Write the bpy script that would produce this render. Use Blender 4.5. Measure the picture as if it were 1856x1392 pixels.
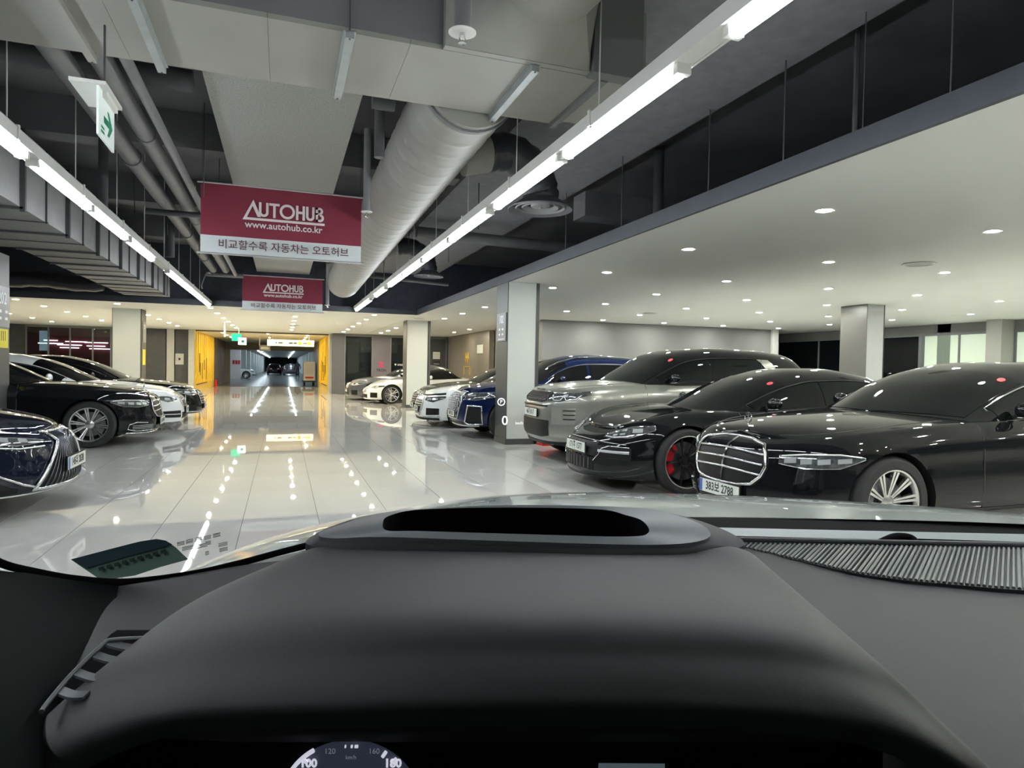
import bpy, bmesh, math, random
from mathutils import Vector, Matrix
from math import sin, cos, pi, radians, atan2, sqrt
random.seed(7)
SC = bpy.context.scene
COL = SC.collection
for _o in list(bpy.data.objects):
    bpy.data.objects.remove(_o)

# ------------------------------------------------------------------ camera
FPX, CX, CY, EYE = 1190.0, 928.0, 696.0, 1.33
def _n(v): return v.normalized()
_d1 = _n(Vector((512 - CX, 661 - CY, FPX)))          # the aisle's direction in camera axes (right, down, forward)
_roll = radians(1.05)
_up = _n(_d1.cross(Vector((cos(_roll), sin(_roll), 0))))
if _up.y > 0: _up = -_up
_rx = _d1.cross(_up)
if _rx.x < 0: _rx = -_rx
RM = Matrix((_rx, _d1, _up))                          # camera axes -> world
cam_d = bpy.data.cameras.new('camera')
cam = bpy.data.objects.new('camera', cam_d); COL.objects.link(cam)
cr, cu, cb = RM @ Vector((1, 0, 0)), RM @ Vector((0, -1, 0)), RM @ Vector((0, 0, -1))
cam.matrix_world = Matrix(((cr.x, cu.x, cb.x, 0), (cr.y, cu.y, cb.y, 0), (cr.z, cu.z, cb.z, EYE), (0, 0, 0, 1)))
cam_d.sensor_width = 36; cam_d.sensor_fit = 'HORIZONTAL'
cam_d.lens = FPX / 1856 * 36
cam_d.clip_start = 0.03; cam_d.clip_end = 400
SC.camera = cam
# ------------------------------------------------------------------ world, exposure
SC.view_settings.view_transform = 'Standard'
SC.view_settings.look = 'None'
SC.view_settings.exposure = 0.85
SC.view_settings.gamma = 1
SC.view_settings.use_curve_mapping = False
W = bpy.data.worlds.new('world'); SC.world = W; W.use_nodes = True
W.node_tree.nodes['Background'].inputs[0].default_value = (0.8, 0.9, 1, 1)
W.node_tree.nodes['Background'].inputs[1].default_value = 0.02
SC.cycles.use_denoising = True
SC.cycles.max_bounces = 8
SC.cycles.diffuse_bounces = 4
SC.cycles.glossy_bounces = 4
SC.cycles.transparent_max_bounces = 12
SC.cycles.sample_clamp_indirect = 6
SC.cycles.caustics_reflective = False
SC.cycles.caustics_refractive = False
TUBE_E, DOWN_E = 26.0, 520.0     # strength of the light strips and of the downlights

# ------------------------------------------------------------------ materials
MATS = {}
def mat(name, col, rough=0.5, metal=0.0, emit=0.0, coat=0.0, noise=0.0, nscale=8.0, bump=0.0, bscale=40.0, spec=0.5, ecol=None, alpha=None):
    if name in MATS: return MATS[name]
    m = bpy.data.materials.new(name); m.use_nodes = True
    nt = m.node_tree; b = nt.nodes['Principled BSDF']
    c = (col[0], col[1], col[2], 1)
    b.inputs['Base Color'].default_value = c
    b.inputs['Roughness'].default_value = rough
    b.inputs['Metallic'].default_value = metal
    b.inputs['Specular IOR Level'].default_value = spec
    if coat:
        b.inputs['Coat Weight'].default_value = coat
        b.inputs['Coat Roughness'].default_value = 0.02
    if emit:
        b.inputs['Emission Color'].default_value = (*(ecol or col), 1)
        b.inputs['Emission Strength'].default_value = emit
    if noise or bump:
        tc = nt.nodes.new('ShaderNodeTexCoord')
        if noise:
            n = nt.nodes.new('ShaderNodeTexNoise'); n.inputs['Scale'].default_value = nscale; n.inputs['Detail'].default_value = 5
            nt.links.new(tc.outputs['Object'], n.inputs['Vector'])
            r = nt.nodes.new('ShaderNodeValToRGB')
            r.color_ramp.elements[0].position = 0.3; r.color_ramp.elements[1].position = 0.7
            r.color_ramp.elements[0].color = tuple(max(0, x * (1 - noise)) for x in c[:3]) + (1,)
            r.color_ramp.elements[1].color = tuple(min(1, x * (1 + noise)) for x in c[:3]) + (1,)
            nt.links.new(n.outputs['Fac'], r.inputs['Fac']); nt.links.new(r.outputs['Color'], b.inputs['Base Color'])
        if bump:
            n2 = nt.nodes.new('ShaderNodeTexNoise'); n2.inputs['Scale'].default_value = bscale; n2.inputs['Detail'].default_value = 4
            nt.links.new(tc.outputs['Object'], n2.inputs['Vector'])
            bp = nt.nodes.new('ShaderNodeBump'); bp.inputs['Strength'].default_value = bump; bp.inputs['Distance'].default_value = 0.01
            nt.links.new(n2.outputs['Fac'], bp.inputs['Height']); nt.links.new(bp.outputs['Normal'], b.inputs['Normal'])
    MATS[name] = m
    return m

def glass_mat(name, tint=(0.9, 0.95, 0.93), gloss=0.08, rough=0.0):
    """thin pane: mostly see-through, with a Fresnel sheen"""
    if name in MATS: return MATS[name]
    m = bpy.data.materials.new(name); m.use_nodes = True; nt = m.node_tree
    for n in list(nt.nodes): nt.nodes.remove(n)
    o = nt.nodes.new('ShaderNodeOutputMaterial'); mx = nt.nodes.new('ShaderNodeMixShader')
    t = nt.nodes.new('ShaderNodeBsdfTransparent'); t.inputs[0].default_value = (*tint, 1)
    g = nt.nodes.new('ShaderNodeBsdfGlossy'); g.inputs['Roughness'].default_value = rough
    f = nt.nodes.new('ShaderNodeFresnel'); f.inputs[0].default_value = 1.0 + gloss * 5
    nt.links.new(f.outputs[0], mx.inputs[0]); nt.links.new(t.outputs[0], mx.inputs[1]); nt.links.new(g.outputs[0], mx.inputs[2])
    nt.links.new(mx.outputs[0], o.inputs[0])
    MATS[name] = m
    return m

TILE = mat('porcelain tile', (0.58, 0.575, 0.55), rough=0.02, noise=0.05, nscale=0.9, bump=0.001, bscale=1.2, spec=1.0)
GROUT = mat('dark grout', (0.10, 0.10, 0.10), rough=0.8, noise=0.2)
EPOXY = mat('grey epoxy floor', (0.16, 0.18, 0.19), rough=0.22, noise=0.15, nscale=0.6)
SOFFIT = mat('white soffit paint', (0.76, 0.77, 0.73), rough=0.6, noise=0.02, nscale=1.5)
FASCIA = mat('dark blue grey fascia', (0.040, 0.048, 0.060), rough=0.5, noise=0.08)
SLAB = mat('dark concrete slab', (0.155, 0.155, 0.165), rough=0.85, noise=0.2, nscale=1.2, bump=0.3, bscale=12)
SPRAY = mat('sprayed concrete beam', (0.40, 0.40, 0.37), rough=0.95, noise=0.22, nscale=60, bump=0.8, bscale=130)
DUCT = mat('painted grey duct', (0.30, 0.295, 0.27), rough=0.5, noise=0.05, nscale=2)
DUCTD = mat('dark grey duct', (0.16, 0.165, 0.17), rough=0.55, noise=0.1, nscale=2)  # carries the painted shadow on the cross duct's near side
PIPE = mat('grey pipe paint', (0.17, 0.172, 0.178), rough=0.5, noise=0.08)
PIPED = mat('dark pipe paint', (0.07, 0.072, 0.08), rough=0.5, noise=0.1)
BLACKF = mat('black flexible duct', (0.035, 0.036, 0.045), rough=0.4, bump=0.8, bscale=18)
GALV = mat('galvanised channel', (0.42, 0.46, 0.46), rough=0.4, metal=0.6, noise=0.1)
TRAY = mat('white tray enamel', (0.72, 0.72, 0.70), rough=0.4, noise=0.03)
TUBE = mat('lit tube', (1, 1, 1), emit=TUBE_E, ecol=(0.92, 0.96, 1.0))
DOWN = mat('lit downlight', (1, 1, 1), emit=DOWN_E, ecol=(0.99, 0.99, 0.91))
DOWNW = mat('lit warm downlight', (1, 1, 1), emit=DOWN_E, ecol=(1.0, 0.88, 0.66))
WHITEP = mat('white plastic', (0.75, 0.75, 0.72), rough=0.4, noise=0.02)
COLW = mat('pale column panel', (0.58, 0.61, 0.58), rough=0.45, noise=0.02, nscale=1)
COLD = mat('dark column cladding', (0.058, 0.064, 0.062), rough=0.4, noise=0.06, nscale=2)
SIGNG = mat('grey sign plate', (0.20, 0.21, 0.22), rough=0.4, noise=0.03)
SIGNW = mat('white sign print', (0.78, 0.80, 0.80), rough=0.5)
YPAPER = mat('yellow notice', (0.72, 0.62, 0.04), rough=0.6, noise=0.05)
INK = mat('dark ink', (0.03, 0.03, 0.03), rough=0.6)
YELLOW = mat('yellow wall panel', (0.90, 0.62, 0.035), rough=0.35, noise=0.05, nscale=2)
WALLG = mat('grey wall paint', (0.17, 0.17, 0.165), rough=0.6, noise=0.08, nscale=1)
WALLB = mat('taupe wall panel', (0.20, 0.18, 0.155), rough=0.4, noise=0.08)
WALLD = mat('charcoal wall panel', (0.065, 0.068, 0.072), rough=0.35, noise=0.1)
WALLL = mat('pale wall panel', (0.5, 0.5, 0.47), rough=0.5, noise=0.03)
FRAME = mat('grey metal frame', (0.18, 0.19, 0.19), rough=0.35, metal=0.3)
GLASSD = glass_mat('shop glass', (0.75, 0.8, 0.8), 0.1)
CARGLASS = mat('tinted car glass', (0.004, 0.005, 0.006), rough=0.02, noise=0.1, spec=0.38)
CHROME = mat('chrome', (0.78, 0.79, 0.80), rough=0.08, metal=1.0)
SATIN = mat('satin silver', (0.62, 0.63, 0.64), rough=0.28, metal=0.8)
BLKPL = mat('black plastic', (0.010, 0.010, 0.011), rough=0.45, noise=0.2, spec=.22)
RUBBER = mat('tyre rubber', (0.018, 0.018, 0.019), rough=0.75, noise=0.2, bump=0.2, bscale=60)
LAMPD = mat('lamp housing', (0.06, 0.065, 0.07), rough=0.08, coat=1, noise=0.5, nscale=30)
LAMPL = mat('lamp lens', (0.62, 0.66, 0.68), rough=0.08, metal=0.5)
REDC = mat('red caliper', (0.55, 0.01, 0.02), rough=0.3, coat=1)
PLATEW = mat('white number plate', (0.72, 0.76, 0.70), rough=0.4)
PLATEB = mat('blue plate band', (0.05, 0.13, 0.45), rough=0.4)
REDST = mat('red sticker', (0.75, 0.06, 0.08), rough=0.35)
MAROON = mat('maroon banner cloth', (0.22, 0.022, 0.048), rough=0.7, noise=0.08, nscale=1.5, bump=0.1, bscale=3)
BANW = mat('white banner cloth', (0.62, 0.66, 0.67), rough=0.7, noise=0.02)
PINKW = mat('banner print white', (0.80, 0.72, 0.72), rough=0.7)
MARINK = mat('banner print maroon', (0.10, 0.015, 0.03), rough=0.7)
GREENL = mat('green exit face', (0.0, 0.5, 0.25), emit=.55, ecol=(0.02, 0.75, 0.38))
WHITEL = mat('lit white face', (0.8, 0.9, 0.85), emit=1.2, ecol=(0.85, 1.0, 0.92))
GREENP = mat('green arrow print', (0.0, 0.30, 0.14), rough=0.4)
ACRYL = mat('exit sign acrylic', (0.78, 0.84, 0.82), rough=0.25, emit=0.12, ecol=(0.85, 1, 0.95))

# ------------------------------------------------------------------ mesh helpers
class MB:
    def __init__(s): s.v = []; s.f = []; s.m = []
    def add(s, vs, fs, mi=0):
        o = len(s.v); s.v += [tuple(p) for p in vs]; s.f += [tuple(i + o for i in f) for f in fs]; s.m += [mi] * len(fs); return s
    def box(s, x0, x1, y0, y1, z0, z1, mi=0):
        vs = [(x, y, z) for x in (x0, x1) for y in (y0, y1) for z in (z0, z1)]
        return s.add(vs, [(0, 1, 3, 2), (4, 6, 7, 5), (0, 4, 5, 1), (2, 3, 7, 6), (0, 2, 6, 4), (1, 5, 7, 3)], mi)
    def prism(s, poly, a, b, axis='z', mi=0):
        """polygon (2D) extruded between a and b along an axis; 2D order is the remaining two axes"""
        def P(p, t):
            return {'z': (p[0], p[1], t), 'y': (p[0], t, p[1]), 'x': (t, p[0], p[1])}[axis]
        n = len(poly); vs = [P(p, a) for p in poly] + [P(p, b) for p in poly]
        fs = [tuple(range(n)), tuple(range(2 * n - 1, n - 1, -1))] + [(i, (i + 1) % n, n + (i + 1) % n, n + i) for i in range(n)]
        return s.add(vs, fs, mi)
    def tube(s, pts, r, n=10, closed=False, mi=0, flat=None, upv=None):
        pts = [Vector(p) for p in pts]; N = len(pts); rings = []
        rr = r if isinstance(r, (list, tuple)) else [r] * N
        prev = None
        for i, p in enumerate(pts):
            a = pts[(i - 1) % N] if (closed or i) else p; b = pts[(i + 1) % N] if (closed or i < N - 1) else p
            t = (b - a)
            if t.length < 1e-9: t = Vector((0, 0, 1))
            t.normalize()
            if prev is None:
                u = Vector(upv) if upv else (Vector((0, 0, 1)) if abs(t.z) < .9 else Vector((1, 0, 0)))
            else: u = prev
            u = (u - t * u.dot(t))
            if u.length < 1e-6: u = t.orthogonal()
            u.normalize(); prev = u; w = t.cross(u)
            f = flat or 1.0
            rings.append([p + u * (rr[i] * cos(2 * pi * (k + .5) / n)) + w * (rr[i] * f * sin(2 * pi * (k + .5) / n)) for k in range(n)])
        vs = [q for R in rings for q in R]; fs = []
        for i in range(N if closed else N - 1):
            j = (i + 1) % N
            for k in range(n): fs.append((i * n + k, i * n + (k + 1) % n, j * n + (k + 1) % n, j * n + k))
        if not closed: fs += [tuple(range(n - 1, -1, -1)), tuple((N - 1) * n + k for k in range(n))]
        return s.add(vs, fs, mi)
    def lathe(s, prof, o=(0, 0, 0), axis='z', n=32, mi=0, cap=True):
        """prof: list of (radius, height)"""
        vs = []; fs = []; o = Vector(o)
        for (r, h) in prof:
            for k in range(n):
                a = 2 * pi * k / n; c, d = r * cos(a), r * sin(a)
                vs.append(o + Vector({'z': (c, d, h), 'y': (c, h, d), 'x': (h, c, d)}[axis]))
        m = len(prof)
        for i in range(m - 1):
            for k in range(n): fs.append((i * n + k, i * n + (k + 1) % n, (i + 1) * n + (k + 1) % n, (i + 1) * n + k))
        if cap: fs += [tuple(range(n - 1, -1, -1)), tuple((m - 1) * n + k for k in range(n))]
        return s.add(vs, fs, mi)
    def grid(s, G, mi=0, closed_u=False):
        nu, nv = len(G), len(G[0]); vs = [p for r in G for p in r]; fs = []
        for i in range(nu if closed_u else nu - 1):
            for j in range(nv - 1):
                a = i * nv + j; b = ((i + 1) % nu) * nv + j; fs.append((a, b, b + 1, a + 1))
        return s.add(vs, fs, mi)
    def solid(s, G, off, mi=0):
        """grid sheet with a back side: G front points, off(i,j) -> back point"""
        nu, nv = len(G), len(G[0]); s.grid(G, mi)
        B = [[off(i, j) for j in range(nv)] for i in range(nu)]; s.grid([list(r) for r in B][::-1], mi)
        edge = [(i, 0) for i in range(nu)] + [(nu - 1, j) for j in range(1, nv)] + [(i, nv - 1) for i in range(nu - 2, -1, -1)] + [(0, j) for j in range(nv - 2, 0, -1)]
        n = len(edge)
        return s.add([G[i][j] for i, j in edge] + [B[i][j] for i, j in edge], [(k, (k + 1) % n, n + (k + 1) % n, n + k) for k in range(n)], mi)
    def mesh(s, name, mats, smooth=None):
        me = bpy.data.meshes.new(name); me.from_pydata(s.v, [], s.f)
        bm = bmesh.new(); bm.from_mesh(me); bmesh.ops.remove_doubles(bm, verts=bm.verts, dist=1e-5)
        bmesh.ops.recalc_face_normals(bm, faces=bm.faces)
        li = [f.material_index for f in bm.faces]
        bm.to_mesh(me); bm.free()
        for x in (mats if isinstance(mats, (list, tuple)) else [mats]): me.materials.append(x)
        if max(s.m or [0]) > 0 and len(me.polygons) == len(s.m):
            me.polygons.foreach_set('material_index', s.m)
        if smooth is not None: shade(me, smooth)
        me.update()
        return me
    def build(s, name, mats, parent=None, smooth=None, label=None, kind=None):
        o = bpy.data.objects.new(name, s.mesh(name, mats, smooth)); COL.objects.link(o)
        if parent is not None: o.parent = parent
        if label: o['label'] = label
        if kind: o['kind'] = kind
        return o
def shade(me, deg=35):
    me.polygons.foreach_set('use_smooth', [True] * len(me.polygons))
    me.set_sharp_from_angle(angle=radians(deg))
def link_mesh(name, me, parent=None, loc=None):
    o = bpy.data.objects.new(name, me); COL.objects.link(o)
    if parent is not None: o.parent = parent
    if loc: o.location = loc
    return o
def thing(name, label, cat, loc=(0, 0, 0), rz=0.0, group=None):
    o = bpy.data.objects.new(name, None); COL.objects.link(o); o.location = loc; o.rotation_euler = (0, 0, rz)
    o.empty_display_size = 0.1
    o['label'] = label; o['category'] = cat
    if group: o['group'] = group
    return o
def tag(o, label, cat, group=None):
    o['label'] = label; o['category'] = cat
    if group: o['group'] = group
    return o
def struct(o): o['kind'] = 'structure'; return o
def copy_tree(o, parent=None):
    c = o.copy(); COL.objects.link(c)
    if parent is not None: c.parent = parent
    for ch in list(o.children): copy_tree(ch, c)
    return c
_txt = {}
def text_mesh(body, size, depth=0.002, bold=0.0, align='CENTER', sx=1.0):
    key = (body, size, depth, bold, align, sx)
    if key in _txt: return _txt[key]
    cu = bpy.data.curves.new('lettering', 'FONT'); cu.body = body; cu.size = size; cu.align_x = align; cu.align_y = 'CENTER'
    cu.extrude = depth / 2; cu.offset = bold; cu.resolution_u = 3
    ob = bpy.data.objects.new('lettering', cu); COL.objects.link(ob)
    dg = bpy.context.evaluated_depsgraph_get()
    me = bpy.data.meshes.new_from_object(ob.evaluated_get(dg)); bpy.data.objects.remove(ob)
    if sx != 1.0: me.transform(Matrix.Diagonal((sx, 1, 1, 1)))
    me.materials.clear()
    _txt[key] = me
    return me
def text(body, size, m, M, parent=None, depth=0.002, bold=0.0, align='CENTER', name='lettering', sx=1.0, label=None):
    """M: 4x4 from text plane (x right, y up, z towards reader) into the parent's space"""
    me = text_mesh(body, size, depth, bold, align, sx).copy(); me.transform(M); me.materials.append(m)
    o = bpy.data.objects.new(name, me); COL.objects.link(o)
    if parent is not None: o.parent = parent
    if label: o['label'] = label
    return o
def frame_m(o, right, up):
    r = Vector(right).normalized(); u = Vector(up).normalized(); n = r.cross(u); u = n.cross(r)
    return Matrix(((r.x, u.x, n.x, o[0]), (r.y, u.y, n.y, o[1]), (r.z, u.z, n.z, o[2]), (0, 0, 0, 1)))
def spline(pts, x):
    """monotone-ish cubic through (x, y) points"""
    n = len(pts)
    if x <= pts[0][0]: return pts[0][1]
    if x >= pts[-1][0]: return pts[-1][1]
    i = max(k for k in range(n - 1) if pts[k][0] <= x)
    def sl(k):
        if k <= 0: return (pts[1][1] - pts[0][1]) / (pts[1][0] - pts[0][0])
        if k >= n - 1: return (pts[-1][1] - pts[-2][1]) / (pts[-1][0] - pts[-2][0])
        a = (pts[k][1] - pts[k - 1][1]) / (pts[k][0] - pts[k - 1][0]); b = (pts[k + 1][1] - pts[k][1]) / (pts[k + 1][0] - pts[k][0])
        return 0 if a * b <= 0 else 2 * a * b / (a + b)
    x0, y0 = pts[i]; x1, y1 = pts[i + 1]; h = x1 - x0; t = (x - x0) / h
    return y0 * (1 + 2 * t) * (1 - t) ** 2 + sl(i) * h * t * (1 - t) ** 2 + y1 * t * t * (3 - 2 * t) + sl(i + 1) * h * t * t * (t - 1)
def cat(pts, k=8, closed=False):
    """Catmull-Rom resample of 2D/3D points"""
    P = [Vector(p) for p in pts]; n = len(P); out = []
    for i in range(n if closed else n - 1):
        if closed: a, b, c, d = P[(i - 1) % n], P[i], P[(i + 1) % n], P[(i + 2) % n]
        else: a, b, c, d = P[max(i - 1, 0)], P[i], P[i + 1], P[min(i + 2, n - 1)]
        for j in range(k):
            t = j / k
            out.append(0.5 * (2 * b + (c - a) * t + (2 * a - 5 * b + 4 * c - d) * t * t + (3 * b - a - 3 * c + d) * t ** 3))
    if not closed: out.append(P[-1].copy())
    return out
# ================================================================== the setting
CH = 2.85                       # height of the white soffit
TOPZ = 4.45                     # underside of the slab
# floor: slab + tiles
floor = struct(MB().box(-13, 19.5, -9, 42.0, -0.12, -0.004).build('floor', GROUT))
tw, tl = 0.614, 1.03
tiles = []
for i in range(-22, 33):
    for j in range(-9, 42):
        x0 = -0.307 + i * tw; y0 = 0.02 + j * tl
        if x0 < -13 or x0 + tw > 19.5 or y0 + tl > 42.0: continue
        tiles.append((x0, y0))
def tile_key(t):
    x, y = t[0] + tw / 2, t[1] + tl / 2
    f = RM.transposed() @ Vector((x, y, -EYE))
    if f.z < 0.8: return 1e9
    u, v = CX + FPX * f.x / f.z, CY + FPX * f.y / f.z
    if not (-60 < u < 1900 and v < 1060): return 1e9
    if x > 3.4 or x < -3.3: return 500 + f.z
    return f.z
tiles.sort(key=tile_key)
g = 0.0026
gy = .0011
tm = MB().box(g, tw - g, gy, tl - gy, -0.006, 0.0).mesh('tile', TILE)
for (x, y) in tiles[:300]: link_mesh('tile', tm, floor, (x, y, 0))
rest = MB()
for (x, y) in tiles[300:]: rest.box(x + g, x + tw - g, y + gy, y + tl - gy, -0.006, 0.0)
# flat tiles far away, as one part
me = bpy.data.meshes.new('tile'); me.from_pydata(rest.v, [], rest.f); me.materials.append(TILE)
b_ = bmesh.new(); b_.from_mesh(me); bmesh.ops.recalc_face_normals(b_, faces=b_.faces); b_.to_mesh(me); b_.free()
ro = link_mesh('tile', me, floor); ro['kind'] = 'stuff'
struct(MB().box(-5.2, 3.6, 42.0, 150, -0.12, 0.0).build('floor', EPOXY))

# slab over everything + perimeter walls
struct(MB().box(-13, 19.5, -9, 42, TOPZ, TOPZ + 0.2).build('ceiling', SLAB))
# soffit (dropped white ceiling) with its fascia
cz = CH
for nm, b in (('right', (3.7, 19.5, -9, 42)), ('back', (-13, 3.7, 19.0, 42))):
    struct(MB().box(b[0] + .02, b[1], b[2] + (.02 if nm == 'back' else 0), b[3], cz, cz + 0.03).build('ceiling', SOFFIT))
struct(MB().box(3.68, 3.72, -9, 19.0, cz - 0.004, cz + 0.15).build('trim_1', FASCIA))
struct(MB().box(-13, 3.72, 18.98, 19.02, cz - 0.004, cz + 0.15).build('trim_2', FASCIA))
struct(MB().box(9.0, 9.05, -9, 19.3, cz + 0.16, TOPZ).box(-13, 9.0, 19.3, 19.32, cz + 0.16, TOPZ).box(3.73, 9, -8.9, 19.1, cz + .035, cz + .05).build('wall_plenum', mat('dark plenum lining', (0.055, 0.062, 0.085), rough=0.8, noise=0.2)))
struct(MB().box(-13.1, -13, -9, 42, 0, TOPZ).build('wall_left', WALLD))
struct(MB().box(-13, 19.5, -9.1, -9, 0, TOPZ).build('wall_behind', WALLG))

# right-hand wall with the office windows
wr = struct(MB().box(18.0, 18.2, -9, 10.2, 0, CH).box(18.0, 18.2, -9, 23, 2.6, CH).box(18.0, 18.2, 13.6, 14.0, 0, CH).box(18, 18.2, 10.2, 23, 0, 0.4).build('wall_right', WALLG))
LITW = mat('pale lit blind', (0.55, 0.62, 0.50), emit=0.22, ecol=(0.72, 0.86, 0.66), rough=0.5)
def window(nm, y0, y1, lit, n):
    w = struct(MB().box(17.96, 18.04, y0, y0 + .06, .4, 2.6).box(17.96, 18.04, y1 - .06, y1, .4, 2.6).box(17.96, 18.04, y0 + .06, y1 - .06, 2.52, 2.6).build(nm, FRAME))
    for k in range(n):
        a = y0 + .06 + (y1 - y0 - .12) * k / n; b = y0 + .06 + (y1 - y0 - .12) * (k + 1) / n
        MB().box(18.0, 18.02, a, b - .05, .4, 2.52).build('pane', LITW if lit else CARGLASS, w)
        MB().box(17.97, 18.05, b - .05, b, .4, 2.52).build('mullion', FRAME, w)
window('window_1', 10.2, 11.9, True, 2)
window('window_2', 12.2, 14.5, True, 2)
window('window_3', 14.5, 16.4, False, 1)
window('window_4', 16.4, 22.6, False, 3)
struct(MB().box(17.5, 18.1, 11.85, 12.25, 0, CH).build('wall_pier', mat('office pier paint', (0.35, 0.35, 0.32), rough=.5, noise=.03)))
struct(MB().box(13.9, 19.5, 23, 23.2, 0, CH).build('wall_back_right', WALLG))

# building core: grey wall facing the aisle's near side, taupe wall on its left
struct(MB().box(7.45, 16.1, 18.6, 18.8, 0, CH).build('wall_core_front', WALLG))
struct(MB().box(16.0, 16.25, 18.5, 23, 0, CH).build('wall_core_right', WALLL))
wc = struct(MB().box(7.7, 7.9, 24.8, 31.6, 0, CH).build('wall_core_left', WALLB))
struct(MB().box(7.7, 7.9, 18.8, 24.0, 0, CH).build('wall_core_left', WALLB))
struct(MB().box(7.95, 8.1, 24.0, 24.8, 0, CH).build('door_1', WALLL))

# glass shop front right of the portal
back = struct(MB().box(2.2, 7.9, 32.95, 33.1, 0, CH).build('wall_shop_back', mat('shop interior dark', (0.035, 0.04, 0.042), rough=0.3, noise=0.3, nscale=1.5)))
struct(MB().box(2.2, 2.75, 31.8, 32.1, 0, CH).build('wall_shop_pier', mat('purple grey pier', (0.10, 0.10, 0.115), rough=.4, noise=.05)))
w = struct(MB().box(2.75, 7.7, 31.9, 32.0, CH - .12, CH).box(2.75, 7.7, 31.9, 32.0, 0, .08).build('window_5', FRAME))
for x in (2.75, 4.02, 4.9, 5.9, 6.8, 7.64): MB().box(x, x + .06, 31.9, 32.0, .08, CH - .12).build('mullion', FRAME, w)
for x in (2.81, 4.96, 5.96): MB().box(x, x + (1.2 if x < 3 else .92), 31.94, 31.955, .08, CH - .12).build('pane', GLASSD, w)
PUR = mat('purple grey poster panel', (0.16, 0.145, 0.165), rough=.4, noise=.1, nscale=1.2)
pp = MB().box(4.08, 4.9, 31.92, 31.96, .08, CH - .12).build('panel', PUR, w)
MB().prism([(4.36, 1.55), (4.62, 1.55), (4.50, 1.38), (4.62, 1.38), (4.62, 1.30), (4.36, 1.30), (4.48, 1.47), (4.36, 1.47)], 31.905, 31.92, 'y').build('emblem', mat('pink print', (0.6, 0.05, 0.15), rough=.5), w)
text('TRON', .17, mat('ink grey print', (.02, .02, .03), rough=.5), frame_m((4.49, 31.91, 1.14), (1, 0, 0), (0, 0, 1)), w, bold=.004)
text('▼ SPEEDMATE', .12, SIGNW, frame_m((5.5, 31.9, 1.42), (1, 0, 0), (0, 0, 1)), w, bold=.002)
MB().box(6.86, 7.64, 31.9, 31.96, .08, CH - .12).build('panel', WALLD, w)
MB().box(7.0, 7.35, 31.86, 31.9, 1.75, 2.1).build('notice', PLATEW, w)
MB().box(7.0, 7.35, 31.86, 31.9, 1.4, 1.65).build('notice', INK, w)
text('TRON', .1, SIGNW, frame_m((7.17, 31.85, 1.5), (1, 0, 0), (0, 0, 1)), w)

# yellow portal into the far hall
lw = struct(MB().box(-3.95, -3.78, 32.9, 42.1, 0, CH).build('wall_portal_left', YELLOW))
for k in range(10): MB().box(-3.78, -3.74, 33.4 + k * .88, 33.5 + k * .88, 0.35, CH - .05).build('rib', YELLOW, lw)
rw = struct(MB().box(2.1, 2.28, 33.1, 41.8, 0, CH).build('wall_portal_right', YELLOW))
for k in range(9): MB().box(2.06, 2.1, 33.4 + k * .9, 33.5 + k * .9, 0.35, CH - .05).build('rib', YELLOW, rw)
for ww, x in ((lw, -3.735), (rw, 2.03)):
    MB().box(x, x + .02, 33.3, 37.8, .32, .36).build('edge_strip', INK, ww)
    for k, (yy, zz, hh) in enumerate(((34.4, .9, .9), (34.7, .75, .6), (35.6, .55, .8), (36.4, 1.0, .5), (37.4, .5, 1.1))):
        MB().box(x, x + .02, yy, yy + .07, zz, zz + hh).build('lettering', INK, ww)
sl = struct(MB().box(-3.95, -3.85, 42.1, 50, 0, CH).build('wall_slats', INK))
for k in range(8): MB().box(-3.85, -3.72, 42.3 + k * .95, 42.8 + k * .95, 0, CH).build('slat', mat('brown slat', (0.16, 0.13, 0.11), rough=.5, noise=.1), sl)
struct(MB().box(-4.02, -3.78, 32.85, 32.95, 0, CH).build('trim_3', WALLL))
struct(MB().box(2.1, 2.3, 32.2, 33.1, 0, CH).build('trim_4', WALLL))
# lintel of the portal
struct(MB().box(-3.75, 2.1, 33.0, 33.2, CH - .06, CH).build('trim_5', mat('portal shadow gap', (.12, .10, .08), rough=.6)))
# left rear wall
wl = struct(MB().box(-13, -3.95, 33.4, 33.6, 0, CH).build('wall_rear_left', mat('red shop interior', (0.09, 0.012, 0.018), rough=.25, noise=.3, nscale=.8)))
for (x0, x1, m_) in ((-13, -10.3, WALLD), (-7.1, -5.95, WALLL), (-5.95, -4.97, WALLD), (-4.97, -4.62, WALLL), (-4.62, -4.02, WALLD)):
    MB().box(x0 + .02, x1 - .02, 33.2, 33.4, 0, CH).build('panel', m_, wl)
wg = struct(MB().box(-10.3, -7.1, 33.1, 33.2, CH - .1, CH).box(-10.3, -7.1, 33.1, 33.2, 0, .1).build('window_6', FRAME))
for x in (-10.3, -9.5, -8.7, -7.85, -7.16): MB().box(x, x + .05, 33.1, 33.2, .1, CH - .1).build('mullion', FRAME, wg)
MB().box(-10.28, -7.12, 33.14, 33.15, .1, CH - .1).build('pane', GLASSD, wg)
LITS = mat('shop strip light', (1, 1, 1), emit=2.5, ecol=(.85, .93, 1))
for (x, z, l) in ((-9.7, 2.18, .5), (-9.9, 2.05, .9), (-9.2, 2.0, .9), (-8.9, 2.15, .8), (-9.1, 1.88, .7), (-8.2, 2.13, .9), (-8.1, 1.98, .7), (-8.0, 1.86, .8)):
    MB().box(x, x + l, 33.3, 33.38, z, z + .035).build('strip_light', LITS, wg)
MB().box(-9.85, -9.5, 33.3, 33.38, 1.75, 2.6).build('panel', mat('pale blue shop panel', (.3, .4, .5), rough=.3, emit=.3), wg)
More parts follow.
